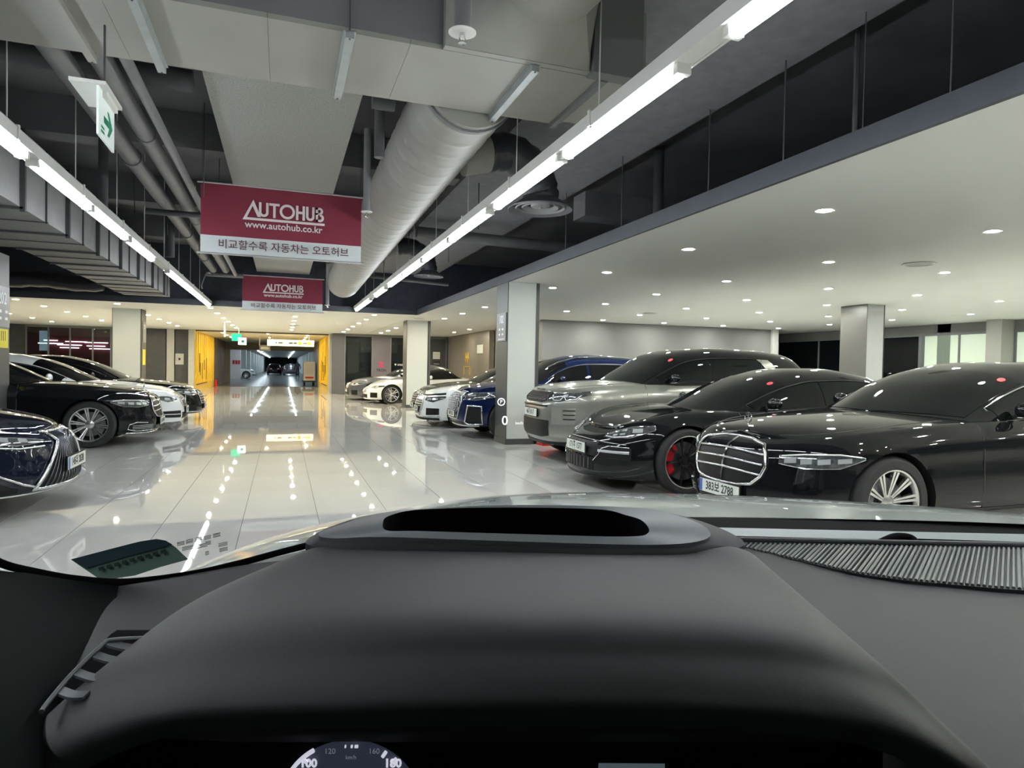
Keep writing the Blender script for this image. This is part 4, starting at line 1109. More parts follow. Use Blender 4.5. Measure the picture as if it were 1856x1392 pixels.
def face_e(c, t, pm, body):
    ring = [(-.40, .62), (-.36, .70), (0, .72), (.36, .70), (.40, .62), (.34, .48), (0, .46), (-.34, .48)]
    grille(c, t, ring, [(-.40, .61), (-.34, .48), (0, .46), (.34, .48), (.40, .61)], [(-.40, .62), (-.36, .70), (0, .72), (.36, .70), (.40, .62)], .010,
           bars=[[(-.37, .60), (0, .61), (.37, .60)]], barr=.013)
    q = c.pz(.0001, .6, .03)
    MB().tube([(q.x, .07 * cos(2 * pi * i / 20), .6 + .07 * sin(2 * pi * i / 20)) for i in range(20)], .007, 6, closed=True).build('emblem', CHROME, t, 50)
    for sg in (1, -1):
        lamp(c, t, [(.54, .60), (.8, .57), (1.08, .66)], [(.54, .66), (.8, .69), (1.08, .70)], [(.60, .68, .61, .645), (.75, .86, .61, .65)], sg, drl=[(.55, .66), (.8, .69), (1.05, .70)])
        patch_s(c, [(.46, .26), (.90, .28)], [(.52, .40), (.90, .40)], off=.005, n=10, side=sg).build('air_intake', BLKPL, t, 40)
        line_s(c, [(.50, .33), (.88, .34)], .008, .010, sg).build('fin', pm, t, 50)
    patch_s(c, [(-.40, .24), (.40, .24)], [(-.36, .36), (.36, .36)], off=.005, n=10).build('lower_grille', BLKPL, t, 40)
    plate(c, t, .40, c.S['plate'])
def face_pana(c, t, pm, body):
    for sg in (1, -1):
        h = lamp(c, t, [(.46, .59), (.60, .585), (.85, .61), (1.12, .70)], [(.46, .62), (.62, .67), (.85, .72), (1.12, .745)],
             [(.60, .66, .61, .63), (.70, .77, .625, .645), (.61, .66, .645, .665), (.71, .78, .665, .685), (.86, .98, .66, .70)], sg, drl=[(.49, .605), (.62, .598), (.82, .618)], base=LAMPD)
        patch_s(c, [(.40, .30), (.62, .29), (.86, .32)], [(.36, .49), (.62, .51), (.86, .49)], off=.005, n=12, side=sg).build('air_intake', BLKPL, t, 40)
        line_s(c, [(.46, .445), (.60, .445), (.84, .445)], .016, .014, sg, flat=.7).build('light_bar', mat('clear light bar', (.5, .52, .53), rough=.15, metal=.4), t, 50)
        line_s(c, [(.40, .33), (.47, .40), (.50, .47), (.60, .505), (.84, .50)], .006, .012, sg).build('intake_edge', CHROME, t, 50)
        line_s(c, [(.62, .37), (.84, .37)], .006, .012, sg).build('slat', BLKPL, t, 50)
    patch_s(c, [(-.40, .22), (.40, .22)], [(-.50, .36), (.50, .36)], off=.005, n=14).build('lower_grille', BLKPL, t, 40)
    for k in range(9): line_s(c, [(-.32 + k * .08, .23), (-.32 + k * .08, .35)], .004, .010).build('slat', FRAME, t, 50)
    patch_s(c, [(-.42, .38), (.42, .38)], [(-.40, .53), (.40, .53)], off=.003, n=12).build('upper_intake', BLKPL, t, 40)
    line_s(c, [(-.42, .545), (0, .55), (.42, .545), (.80, .53)], .004, .008).build('seam', SATIN, t, 50)
    line_s(c, [(-.95, .165), (0, .15), (.95, .165)], .010, .004).build('lip', BLKPL, t, 50)
    plate(c, t, .455, c.S['plate'], band=False)
def face_disco(c, t, pm, body):
    lo = [(-.46, .90), (-.30, .87), (.30, .87), (.46, .90)]; hi = [(-.50, 1.0), (-.30, 1.015), (.30, 1.015), (.50, 1.0)]
    ring = lo + hi[::-1]
    gr = grille(c, t, ring, [(-.50, .90), (-.30, .87), (.30, .87), (.50, .90)], hi, .008, frame=BLKPL, bars=[])
    me = MB().lathe([(.001, .004), (.012, .004), (.016, 0)], n=6, axis='x').mesh('mesh_cell', mat('dark mesh metal', (.10, .10, .10), rough=.3, metal=.7))
    for r in range(4):
        for k in range(13):
            s = -.42 + k * .07 + (.035 if r % 2 else 0); z = .89 + r * .033
            if abs(s) > .46: continue
            q = c.pz(s, z, .013); link_mesh('mesh_cell', me, gr, q).parent = gr
    for sg in (1, -1):
        lamp(c, t, [(.47, .89), (.75, .88), (1.20, 1.0)], [(.47, 1.0), (.75, 1.0), (1.20, 1.035)], [(.78, .86, .94, .98)], sg, drl=[(.56, .97), (.62, .90), (.74, .90), (.80, .96), (.84, .90), (.98, .925), (1.06, .98)], base=LAMPD)
        iv = patch_s(c, [(.60, .55), (.98, .57)], [(.60, .82), (.98, .80)], off=.003, n=12, side=sg).build('bumper_vent', mat('pale silver bumper', (.36, .37, .33), rough=.25, metal=.5, coat=1), t, 40)
        for z in (.64, .70, .76): line_s(c, [(.80, z), (.97, z)], .008, .006, sg).build('slat', BLKPL, iv, 50)
    patch_s(c, [(-.55, .39), (-.35, .36), (.35, .36), (.55, .39)], [(-.74, .60), (-.5, .61), (.5, .61), (.74, .60)], off=.006, n=18).build('lower_grille', BLKPL, t, 40)
    line_s(c, [(-.50, .81), (0, .815), (.50, .81)], .016, .006, flat=.6).build('strip', BLKPL, t, 50)
    line_s(c, [(-.98, .30), (-.6, .29), (0, .28), (.6, .29), (.98, .30)], .035, .0, flat=.6).build('skid_plate', BLKPL, t, 50)
    line_s(c, [(-.6, .27), (0, .26), (.6, .27)], .015, .02).build('lip', SATIN, t, 50)
    for sg in (1, -1):
        G = [[c.ghn(b + db, th, .011) for th in (.04, .2, .36, .48)] for b, db in ((3.50, 0), (3.60, 0), (3.70, 0))]
        G = [[c.ghn(b - .22 * j / 3, th, .011) for j, th in enumerate((.04, .2, .36, .48))] for b in (3.62, 3.74, 3.86)]
        if sg < 0: G = [[Vector((p.x, -p.y, p.z)) for p in r] for r in G]
        MB().solid(G, lambda i, j: G[i][j] + Vector((0, -.008 * sg, 0))).build('rear_pillar', pm, t, 40, label='silver slanted rear pillar')
    text('DISCOVERY', .045, INK, frame_m((c.pz(.001, 1.035, .01).x + .004, 0, 1.035), (0, 1, 0), (0, 0, 1)), t, depth=.003, bold=.001, sx=1.6)
    plate(c, t, .70, c.S['plate'], band=False)
def hexgrille(c, t, w0, w1, z0, z1, cells, frame=SATIN, hb=False):
    zm = z0 + (z1 - z0) * .68
    ring = [(-w0, z0), (w0, z0), (w1, zm), (w0 * 1.18, z1), (-w0 * 1.18, z1), (-w1, zm)]
    gr = grille(c, t, ring, [(-w1, zm - .01), (-w0, z0), (w0, z0), (w1, zm - .01)], [(-w1, zm), (-w0 * 1.18, z1), (w0 * 1.18, z1), (w1, zm)], .014, frame=frame)
    if cells:
        nx, nz = 9, 6; m = MB(); cm = MB().box(-.004, .004, -.028, .028, -.004, .004)
        A = MB(); A.tube([(.0, 0, .024), (.0, .038, 0), (.0, 0, -.024), (.0, -.038, 0)], .0055, 5, closed=True)
        me = A.mesh('mesh_cell', SATIN)
        for r in range(nz * 2 + 1):
            for k in range(nx + 1):
                s = -w1 + .05 + k * (2 * w1 - .1) / nx + (.04 if r % 2 else 0); z = z0 + .03 + r * (z1 - z0 - .06) / (nz * 2)
                lim = w0 + (w1 - w0) * (z - z0) / (zm - z0) if z < zm else w1 - (w1 - w0 * 1.18) * (z - zm) / (z1 - zm)
                if abs(s) > lim - .04: continue
                link_mesh('mesh_cell', me, gr, c.pz(s, z, .016))
    if hb:
        for k in range(7):
            z = z0 + .04 + k * (z1 - z0 - .06) / 7
            lim = (w0 + (w1 - w0) * (z - z0) / (zm - z0) if z < zm else w1 - (w1 - w0 * 1.18) * (z - zm) / (z1 - zm)) - .02
            line_s(c, [(-lim, z), (0, z), (lim, z)], .007, .012, k=6).build('bar', SATIN, gr, 50)
    q = c.pz(.001, z1 - .09, .026)
    for k in range(4):
        MB().tube([(q.x, -.09 + .06 * k + .036 * cos(2 * pi * i / 16), z1 - .09 + .036 * sin(2 * pi * i / 16)) for i in range(16)], .005, 6, closed=True).build('ring_emblem', CHROME, gr, 50)
    return gr
def face_q5(c, t, pm, body):
    hexgrille(c, t, .34, .50, .36, .86, True)
    for sg in (1, -1):
        lamp(c, t, [(.58, .74), (.85, .735), (1.22, .80)], [(.58, .86), (.85, .87), (1.22, .89)], [(.66, .84, .80, .83)], sg, drl=[(.98, .76), (1.04, .80), (1.10, .84), (1.16, .87)])
        iv = patch_s(c, [(.62, .30), (.98, .32)], [(.68, .60), (.94, .58)], off=.005, n=10, side=sg).build('air_intake', BLKPL, t, 40)
        line_s(c, [(.60, .32), (.66, .27), (.98, .29), (.96, .62), (.68, .63)], .017, .012, sg, closed=True, k=3).build('surround', CHROME, iv, 50)
    patch_s(c, [(-.5, .22), (.5, .22)], [(-.5, .30), (.5, .30)], off=.005, n=12).build('lower_grille', BLKPL, t, 40)
    line_s(c, [(-.9, .25), (0, .22), (.9, .25)], .016, .004).build('lip', SATIN, t, 50)
    plate(c, t, .45, c.S['plate'], band=False)
    for sg in (1, -1):
        MB().tube([(-b, sg * (c.gh(b, .9).y), c.gh(b, .9).z + .035) for b in (1.75, 2.0, 2.4, 2.8, 3.2, 3.6, 3.9)], .014, 8).build('roof_rail', CHROME, t, 50)
def face_a6(c, t, pm, body):
    hexgrille(c, t, .33, .46, .27, .68, False, hb=True)
    for sg in (1, -1):
        lamp(c, t, [(.52, .60), (.80, .56), (1.10, .66)], [(.52, .665), (.80, .675), (1.10, .70)], [(.60, .72, .60, .645), (.78, .92, .61, .65)], sg)
        patch_s(c, [(.60, .27), (.95, .29)], [(.62, .43), (.92, .43)], off=.005, n=10, side=sg).build('air_intake', BLKPL, t, 40)
        line_s(c, [(.50, .24), (.9, .245), (1.0, .30)], .009, .008, sg).build('chrome_blade', CHROME, t, 50)
    patch_s(c, [(-.95, .15), (.95, .15)], [(-.95, .215), (.95, .215)], off=.012, n=22).build('front_lip', BLKPL, t, 40)
    # black gap under the bonnet edge
    line_s(c, [(-.75, .725), (-.4, .71), (0, .70), (.4, .71), (.75, .725), (1.1, .75)], .028, -.004, k=5).build('bonnet_gap', BLKPL, t, 50)
    plate(c, t, .40, c.S['plate'], band=False)
def face_bmw(c, t, pm, body, z4=False):
    gz0, gz1 = (.40, .56) if z4 else (.46, .68)
    for sg in (1, -1):
        ring = [(.02 * sg, gz0 + .02), (.05 * sg, gz0), (.28 * sg, gz0 + .02), (.31 * sg, gz0 + .10), (.27 * sg, gz1), (.04 * sg, gz1)]
        lo = [(.02, gz0 + .02), (.05, gz0), (.28, gz0 + .02), (.31, gz0 + .09)]; hi = [(.02, gz1 - .02), (.04, gz1), (.27, gz1), (.31, gz0 + .10)]
        gr = patch_s(c, lo, hi, off=.006, n=12, k=2, side=sg).build('kidney_grille', BLKPL, t, 40)
        line_s(c, [(.02, gz0 + .02), (.05, gz0), (.28, gz0 + .02), (.31, gz0 + .10), (.27, gz1), (.04, gz1)], .010, .012, sg, closed=True, k=3).build('frame', CHROME, gr, 50)
        for k in range(7): line_s(c, [(.06 + k * .033, gz0 + .02), (.06 + k * .033, gz1 - .015)], .004, .01, sg, k=3).build('bar', SATIN, gr, 50)
        zl = .56 if z4 else .60
        lamp(c, t, [(.50, zl), (.80, zl - .01), (1.15, zl + .06)], [(.50, zl + .06), (.80, zl + .09), (1.15, zl + .10)], [(.58, .68, zl + .015, zl + .06), (.78, .90, zl + .02, zl + .07)], sg, drl=[(.55, zl + .01), (.7, zl + .005), (.95, zl + .03)])
        patch_s(c, [(.58, .22), (.88, .22)], [(.66, .40), (.82, .40)], off=.005, n=8, side=sg).build('air_intake', BLKPL, t, 40)
    patch_s(c, [(-.40, .20), (.40, .20)], [(-.42, .33), (.42, .33)], off=.005, n=10).build('lower_grille', BLKPL, t, 40)
    if not z4: plate(c, t, .38, c.S['plate'], band=False)
def face_z4(c, t, pm, body): face_bmw(c, t, pm, body, True)
def face_plain(c, t, pm, body):
    grille(c, t, [(-.40, .40), (.40, .40), (.48, .62), (.34, .70), (-.34, .70), (-.48, .62)], [(-.48, .61), (-.40, .40), (.40, .40), (.48, .61)], [(-.48, .62), (-.34, .70), (.34, .70), (.48, .62)], .010,
           bars=[[(-.42, z), (0, z), (.42, z)] for z in (.46, .52, .58, .64)], barm=SATIN, barr=.005)
    for sg in (1, -1):
        lamp(c, t, [(.50, .62), (.80, .60), (1.18, .70)], [(.50, .70), (.80, .72), (1.18, .745)], [(.58, .70, .635, .68), (.78, .92, .64, .69)], sg)
        patch_s(c, [(.60, .24), (.95, .26)], [(.62, .36), (.92, .38)], off=.005, n=8, side=sg).build('air_intake', BLKPL, t, 40)
    line_s(c, [(-.9, .22), (0, .205), (.9, .22)], .010, .004).build('lip', SATIN, t, 50)
    plate(c, t, .33, c.S['plate'], band=False)
def face_lexus(c, t, pm, body):
    # spindle grille: wide at top and bottom, pinched in the middle
    R_ = [(.38, .76), (.30, .70), (.245, .625), (.41, .45), (.54, .30), (.575, .245)]
    ring = [(-s, z) for s, z in R_] + [(s, z) for s, z in R_[::-1]]
    # fill by horizontal bands
    G = []; B = []
    for i in range(25):
        z = .245 + (.76 - .245) * i / 24; w_ = lin([(b, a) for a, b in R_[::-1]], z)
        G.append([c.pz(-w_ + 2 * w_ * j / 24, z, .005) for j in range(25)]); B.append([c.pz(-w_ + 2 * w_ * j / 24, z, -.01) for j in range(25)])
    gr = MB().solid(G, lambda i, j: B[i][j]).build('grille', BLKPL, t, 40)
    line_s(c, ring, .015, .014, closed=True, k=6).build('frame', CHROME, gr, 50)
    for k in range(19):
        f = -.94 + 1.88 * k / 18
        pts = []
        for i in range(13):
            z = .252 + (.75 - .252) * i / 12; w_ = lin([(b, a) for a, b in R_[::-1]], z); pts.append((f * w_, z))
        line_s(c, pts, .0045, .012, k=2, n=6).build('bar', mat('dark grille metal', (.12, .13, .15), rough=.25, metal=.8), gr, 50)
    q = c.pz(.001, .655, .03)
    MB().tube([(q.x, .075 * cos(2 * pi * i / 24), .655 + .055 * sin(2 * pi * i / 24)) for i in range(24)], .006, 6, closed=True).tube([(q.x, -.03, .69), (q.x, -.02, .63), (q.x, .05, .63)], .006, 6).build('emblem', CHROME, gr, 50)
    for sg in (1, -1):
        lamp(c, t, [(.42, .635), (.70, .625), (1.25, .715)], [(.42, .65), (.70, .69), (1.25, .755)], [(.60, .68, .645, .675), (.76, .85, .66, .695), (.92, 1.02, .68, .71)], sg, drl=[(.44, .60), (.68, .60), (.90, .625), (.76, .65)])
        line_s(c, [(.53, .26), (.66, .30), (.80, .37), (.94, .45), (1.10, .485)], .010, .010, sg).build('chrome_blade', CHROME, t, 50)
        patch_s(c, [(.70, .22), (.98, .25)], [(.72, .27), (.98, .40)], off=.004, n=10, side=sg).build('air_intake', BLKPL, t, 40)
    line_s(c, [(-1.1, .215), (-.62, .205), (0, .20), (.62, .205), (1.1, .215)], .009, .004).build('lip_trim', SATIN, t, 50)
    plate(c, t, .42, c.S['plate'], off=.03)

SIDE = [(0, .07), (.06, .035), (.14, .012), (.3, .0), (.5, .004), (.62, .012), (.75, .006), (.86, .02), (.94, .055), (1, .105)]
REAR = [(0, .12), (.2, .02), (.4, 0), (.7, .02), (.9, .08), (1, .16)]
def base(**k):
    d = dict(side=SIDE, rear=REAR, wheel='multi', R=.345, rim=.245, trim='chrome', plate='12가 3456')
    d.update(k); return d
SP_S = base(L=5.18, W=1.92, cf=.85, ef=2.7, ef2=2.0, axle=.87, wb=3.11, R=.36, rim=.262,
    zb=[(0, .19), (.6, .19), (1.5, .20), (4, .20), (5.18, .24)], zs=[(0, .80), (.25, .835), (.8, .895), (1.6, .955), (2.6, .985), (4.2, 1.0), (5.18, .96)],
    crown=[(0, .02), (.3, .05), (1.0, .06), (1.7, .05), (5.1, .03)], front=[(0, .07), (.15, .01), (.3, .0), (.6, .02), (.85, .06), (.95, .12), (1, .19)],
    roof=[(1.52, .985), (1.8, 1.12), (2.2, 1.30), (2.6, 1.425), (3.0, 1.49), (3.4, 1.503), (3.8, 1.475), (4.2, 1.38), (4.6, 1.20), (4.9, 1.03)], ws=(1.60, 2.50),
    side_glass=[(1.85, 2.95), (3.03, 4.35)], doors=(1.78, 2.98, 4.05), handles=(2.75, 3.85), face=face_s, plate='383보 2788', sticker=2.40)
SP_E = base(L=4.93, W=1.86, cf=.85, ef=2.6, axle=.84, wb=2.94, R=.335, rim=.24,
    zb=[(0, .18), (4.9, .2)], zs=[(0, .72), (.25, .775), (.8, .85), (1.5, .915), (2.6, .96), (4.3, .98), (4.93, .94)], crown=[(0, .02), (.4, .05), (1.4, .06), (4.9, .03)],
    front=[(0, .06), (.2, .0), (.6, .02), (.85, .08), (1, .22)], roof=[(1.42, .94), (1.75, 1.10), (2.1, 1.27), (2.5, 1.40), (2.9, 1.46), (3.3, 1.465), (3.8, 1.38), (4.3, 1.19), (4.6, 1.03)], ws=(1.50, 2.38),
    side_glass=[(1.72, 2.8), (2.88, 4.1)], doors=(1.68, 2.84, 3.8), handles=(2.6, 3.6), face=face_e, plate='40오 8172')
SP_P = base(L=5.05, W=1.94, cf=.95, ef=2.5, ef2=2.0, axle=.93, wb=2.95, R=.36, rim=.285, wheel='thin10',
    zb=[(0, .14), (4.9, .2)], hood0=.4, zs=[(0, .66), (.2, .70), (.5, .77), (.95, .84), (1.5, .88), (3, .93), (4.2, .98), (5.05, .90)], crown=[(0, .02), (.5, .01), (1.3, .03), (5, .02)], fender=.035,
    front=[(0, .03), (.15, .0), (.4, .0), (.65, .04), (.85, .14), (1, .30)], roof=[(1.25, .87), (1.6, 1.02), (2.0, 1.20), (2.4, 1.335), (2.8, 1.41), (3.2, 1.42), (3.7, 1.36), (4.2, 1.22), (4.7, 1.03)], ws=(1.32, 2.30),
    side_glass=[(1.60, 2.75), (2.83, 3.95)], doors=(1.6, 2.78, 3.7), handles=(2.55, 3.5), face=face_pana, plate='171주 1577', trim=True, sticker=2.18, inset=.13, tumble=.36)
SP_D = base(L=4.60, W=1.90, cf=.75, ef=3.2, axle=.86, wb=2.74, R=.365, rim=.25, wheel='five',
    zb=[(0, .26), (.6, .25), (4.6, .28)], zs=[(0, 1.0), (.15, 1.045), (.5, 1.085), (1.1, 1.125), (2.5, 1.15), (4.4, 1.18), (4.6, 1.16)], crown=[(0, .02), (.4, .05), (1.2, .06), (4.6, .03)],
    front=[(0, .12), (.12, .03), (.25, .0), (.65, .01), (.85, .05), (1, .16)], roof=[(1.10, 1.14), (1.35, 1.28), (1.65, 1.44), (1.95, 1.60), (2.3, 1.69), (2.9, 1.727), (3.6, 1.71), (4.1, 1.66), (4.4, 1.52), (4.56, 1.14)], ws=(1.16, 1.95),
    side_glass=[(1.42, 2.45), (2.53, 3.45)], doors=(1.42, 2.49, 3.4), handles=(2.25, 3.2), face=face_disco, plate='46가 8117', trim=True, sticker=1.86, inset=.09, tumble=.20, tg=.46, rearlean=-.05, mirm=P_BLACK, gn=4.2, rooflabel='black roof and pillars')
SP_Q = base(L=4.68, W=1.89, cf=.80, ef=2.8, axle=.87, wb=2.82, R=.365, rim=.26, wheel='five',
    zb=[(0, .24), (4.6, .26)], zs=[(0, .86), (.2, .92), (.6, .985), (1.2, 1.03), (2.5, 1.06), (4.4, 1.09), (4.68, 1.06)], crown=[(0, .02), (.4, .05), (1.2, .06), (4.6, .03)],
    front=[(0, .08), (.15, .01), (.6, .0), (.85, .05), (1, .18)], roof=[(1.22, 1.05), (1.5, 1.22), (1.8, 1.42), (2.1, 1.56), (2.5, 1.645), (3.0, 1.66), (3.7, 1.62), (4.2, 1.50), (4.6, 1.12)], ws=(1.28, 2.05),
    side_glass=[(1.52, 2.5), (2.58, 4.0)], doors=(1.5, 2.54, 3.5), handles=(2.3, 3.3), face=face_q5, plate='158마 5523', tg=.48, rearlean=.45, tumble=.26)
SP_A = base(L=4.94, W=1.89, cf=.80, ef=2.7, axle=.90, wb=2.92, R=.34, rim=.245, wheel='five',
    zb=[(0, .16), (4.9, .2)], zs=[(0, .70), (.2, .75), (.8, .85), (1.5, .91), (2.6, .95), (4.3, .97), (4.94, .93)], crown=[(0, .02), (.4, .05), (1.4, .06), (4.9, .03)],
    front=[(0, .04), (.2, .0), (.6, .01), (.85, .06), (1, .20)], roof=[(1.42, .94), (1.75, 1.10), (2.1, 1.26), (2.5, 1.39), (2.9, 1.45), (3.3, 1.45), (3.8, 1.37), (4.3, 1.18), (4.6, 1.02)], ws=(1.50, 2.38),
    side_glass=[(1.72, 2.8), (2.88, 4.1)], doors=(1.68, 2.84, 3.8), handles=(2.6, 3.6), face=face_a6, plate='59고 7410')
SP_Z = base(L=4.32, W=1.86, cf=.85, ef=2.5, axle=.83, wb=2.47, R=.335, rim=.255, wheel='double5',
    zb=[(0, .15), (4.3, .19)], zs=[(0, .58), (.25, .66), (.8, .78), (1.6, .85), (2.6, .89), (3.6, .92), (4.32, .88)], crown=[(0, .02), (.4, .03), (1.4, .05), (4.3, .03)], fender=.02,
    front=[(0, .04), (.2, .0), (.6, .01), (.85, .07), (1, .22)], roof=[(1.62, .88), (1.9, 1.03), (2.2, 1.19), (2.5, 1.28), (2.8, 1.30), (3.1, 1.25), (3.4, 1.10), (3.7, .95)], ws=(1.70, 2.30),
    side_glass=[(1.9, 2.85)], doors=(1.7, 2.9), handles=(2.7,), face=face_z4, plate='', trim=True)
SP_B = dict(SP_A); SP_B.update(face=face_bmw, wheel='double5', plate='35무 2201')
SP_G = dict(SP_E); SP_G.update(face=face_plain, wheel='double5', plate='61도 4408')
SP_L = base(L=4.97, W=1.87, cf=.95, ef=2.3, axle=.96, wb=2.87, R=.335, rim=.24,
    zb=[(0, .20), (4.9, .2)], zs=[(0, .70), (.2, .735), (.5, .78), (.95, .84), (1.5, .89), (2.6, .93), (4.3, .97), (4.97, .93)], crown=[(0, .03), (.4, .06), (1.4, .07), (4.9, .03)], fender=.015,
    front=[(0, .10), (.08, .03), (.2, .0), (.5, .02), (.8, .06), (.93, .10), (1, .17)], roof=[(1.48, .94), (1.8, 1.09), (2.2, 1.26), (2.6, 1.38), (3.0, 1.44), (3.4, 1.43), (3.9, 1.34), (4.4, 1.14), (4.7, 1.0)], ws=(1.56, 2.45),
    side_glass=[(1.78, 2.85), (2.93, 4.15)], doors=(1.75, 2.89, 3.9), handles=(2.65, 3.7), face=face_lexus, plate='145더 2038')
CARS = [
 (SP_S, 3.50, 4.62, 180, 'glossy black saloon with chrome barred grille and bonnet ornament, nearest on the right', P_BLACK, None),
 (SP_P, 3.24, 6.98, 178, 'low black sports saloon with red brake calipers between nearest black saloon and silver off-roader', P_BLACK, None),
 (SP_D, 3.52, 9.15, 178, 'silver off-roader with black roof parked just before column 102', P_SILVER, P_BLACK),
 (SP_Q, 3.14, 12.50, 179, 'metallic blue tall estate car with hexagonal grille half hidden behind column 102', P_BLUE, None),
 (SP_A, 2.92, 14.95, 178, 'white saloon with black front lip between the blue car and the second pale column', P_WHITE, P_BLACK),
 (SP_G, 3.30, 17.5, 178, 'black saloon mostly hidden behind the white saloon with black front lip', P_BLACK, None),
 (SP_Z, 2.79, 24.25, 184, 'white low coupe with twin-spoke wheels left of the second pale column', P_WHITE, P_BLACK),
 (SP_B, 2.40, 26.6, 182, 'dark grey saloon before the glass shop, farthest on the right', P_GREY, None),
 (SP_L, -1.80, 7.02, 0, 'navy black saloon with pinched chrome grille at the left edge, nearest on the left', P_NAVY, None),
 (dict(SP_S, plate='68나 4401'), -1.94, 12.5, 2, 'black saloon with multi-spoke silver wheels in the middle of the left row', P_BLACK, None),
 (SP_E, -1.83, 14.75, 3, 'white saloon with round grille emblem on the left', P_WHITE, None),
 (dict(SP_G, plate='27버 9034'), -1.75, 17.2, 3, 'black saloon behind the white one, farthest on the left', P_BLACK, None),
 (dict(SP_B, plate='33러 1290'), 9.6, 16.2, 0, 'black car in the second row right, only its roof showing before the dark glazing', P_BLACK, None),
 (dict(SP_E, plate='51하 6677'), -4.3, 60.0, 0, 'white car parked on the left of the far hall beyond the portal', P_WHITE, None),
]
for k, (S, X, Y, deg, lb, pm, rm) in enumerate(CARS):
    if k == 12: X, Y, deg = 14.8, 15.3, 180
    if k == 13: X, Y, deg = -2.3, 66.0, 0
    make_car(dict(S), X, Y, deg, lb, pm, rm, detail=2 if k in (0, 1, 2, 3, 8, 9, 10) else 1)
# two dark cars driving at the far end
for X, Y, lb, nm in ((-1.0, 95, 'far car with lit tail in the left lane at the end of the far hall', P_BLACK), (1.0, 92, 'far car in the right lane at the end of the far hall', P_GREY)):
    make_car(dict(SP_G, plate='11가 1111' if X < 0 else '22나 2222'), X, Y, 90, lb, nm, detail=1)
# person far away in the hall
t = thing('person', 'tiny person in dark clothes standing in the far hall near the right wall', 'person', (1.45, 70, 0))
me = bpy.data.meshes.new('figure')
jv = [(0, 0, .95), (0, 0, 1.2), (0, 0, 1.42), (0, 0, 1.52), (0, 0, 1.66), (.2, 0, 1.4), (.26, 0, 1.12), (.25, .08, .88), (-.2, 0, 1.4), (-.26, 0, 1.12), (-.25, .08, .88), (.1, 0, .9), (.12, .02, .5), (.12, 0, .06), (.12, -.14, .04), (-.1, 0, .9), (-.13, -.03, .5), (-.14, .03, .06), (-.14, -.11, .04)]
me.from_pydata(jv, [(0, 1), (1, 2), (2, 3), (3, 4), (2, 5), (5, 6), (6, 7), (2, 8), (8, 9), (9, 10), (0, 11), (11, 12), (12, 13), (13, 14), (0, 15), (15, 16), (16, 17), (17, 18)], [])
ob = bpy.data.objects.new('clothing', me); COL.objects.link(ob); ob.parent = t
ob.modifiers.new('s', 'SKIN'); ob.modifiers.new('u', 'SUBSURF').levels = 1
rad = [.15, .15, .16, .06, .11, .07, .055, .04, .07, .055, .04, .1, .07, .045, .04, .1, .07, .045, .04]
for v, r in zip(me.skin_vertices[0].data, rad): v.radius = (r, r * .85)
me.skin_vertices[0].data[0].use_root = True
me.materials.append(mat('dark clothing', (.02, .022, .03), rough=.8, noise=.1))
# ================================================================== the car we sit in
own = thing('car', 'pale blue grey car seen from the driver seat, its bonnet and dashboard filling the bottom', 'car', (0.35, 1.0, 0))
bpy.context.view_layer.update()
_inv = Matrix.Translation((-.35, -1.0, 0))
def cw(u, v, D):
    return Vector((0, 0, EYE)) + RM @ Vector(((u - CX) / FPX * D, (v - CY) / FPX * D, D))
def ob(m, name, mt, smooth=40, label=None, parent=None):
    m.v = [tuple(_inv @ Vector(p)) for p in m.v]
    return m.build(name, mt, parent or own, smooth, label)
def bic(rows, ku=6, kv=6):
    """rows of control points -> smooth grid"""
    R1 = [cat(r, ku) for r in rows]; out = []
    cols = [cat([r[j] for r in R1], kv) for j in range(len(R1[0]))]
    return [[cols[j][i] for j in range(len(cols))] for i in range(len(cols[0]))]
DASH = mat('dark soft dashboard', (.044, .048, .050), rough=.62, noise=.06, nscale=300, bump=.12, bscale=1400)
DASHG = mat('grey dashboard trim', (.20, .215, .235), rough=.45, noise=.03)
DBLK = mat('black cabin trim', (.006, .006, .007), rough=.9, noise=.2, spec=.06)
SPK = mat('speaker cover grey', (.30, .33, .33), rough=.5)
OWNP = mat('pale blue grey paint', (.42, .49, .50), rough=.3, metal=.2, coat=1)
# bonnet
far = [(300, 1060, 1.40), (380, 1022, 1.45), (470, 985, 1.6), (570, 955, 1.75), (740, 921, 1.9), (950, 896, 2.0), (1250, 897, 1.95), (1600, 916, 1.75), (1856, 939, 1.55), (2150, 970, 1.4)]
near = [(280, 1075, 1.1), (350, 1052, 1.12), (450, 1022, 1.14), (600, 988, 1.15), (740, 965, 1.16), (950, 947, 1.17), (1250, 937, 1.17), (1600, 942, 1.15), (1856, 950, 1.12), (2150, 966, 1.1)]
nr = [cw(*p) for p in near]; fr = [cw(*p) for p in far]
mid = [a.lerp(b, .5) + Vector((0, 0, .012)) for a, b in zip(nr, fr)]
fwd = RM @ Vector((0, 0, 1)); fwd.z = 0; fwd.normalize()
drop = [p + fwd * .22 + Vector((0, 0, -.10)) for p in fr]; drop2 = [p + fwd * .32 + Vector((0, 0, -.30)) for p in fr]
ob(MB().grid(bic([nr, mid, fr, drop, drop2], 6, 5)), 'bonnet', OWNP, 60)
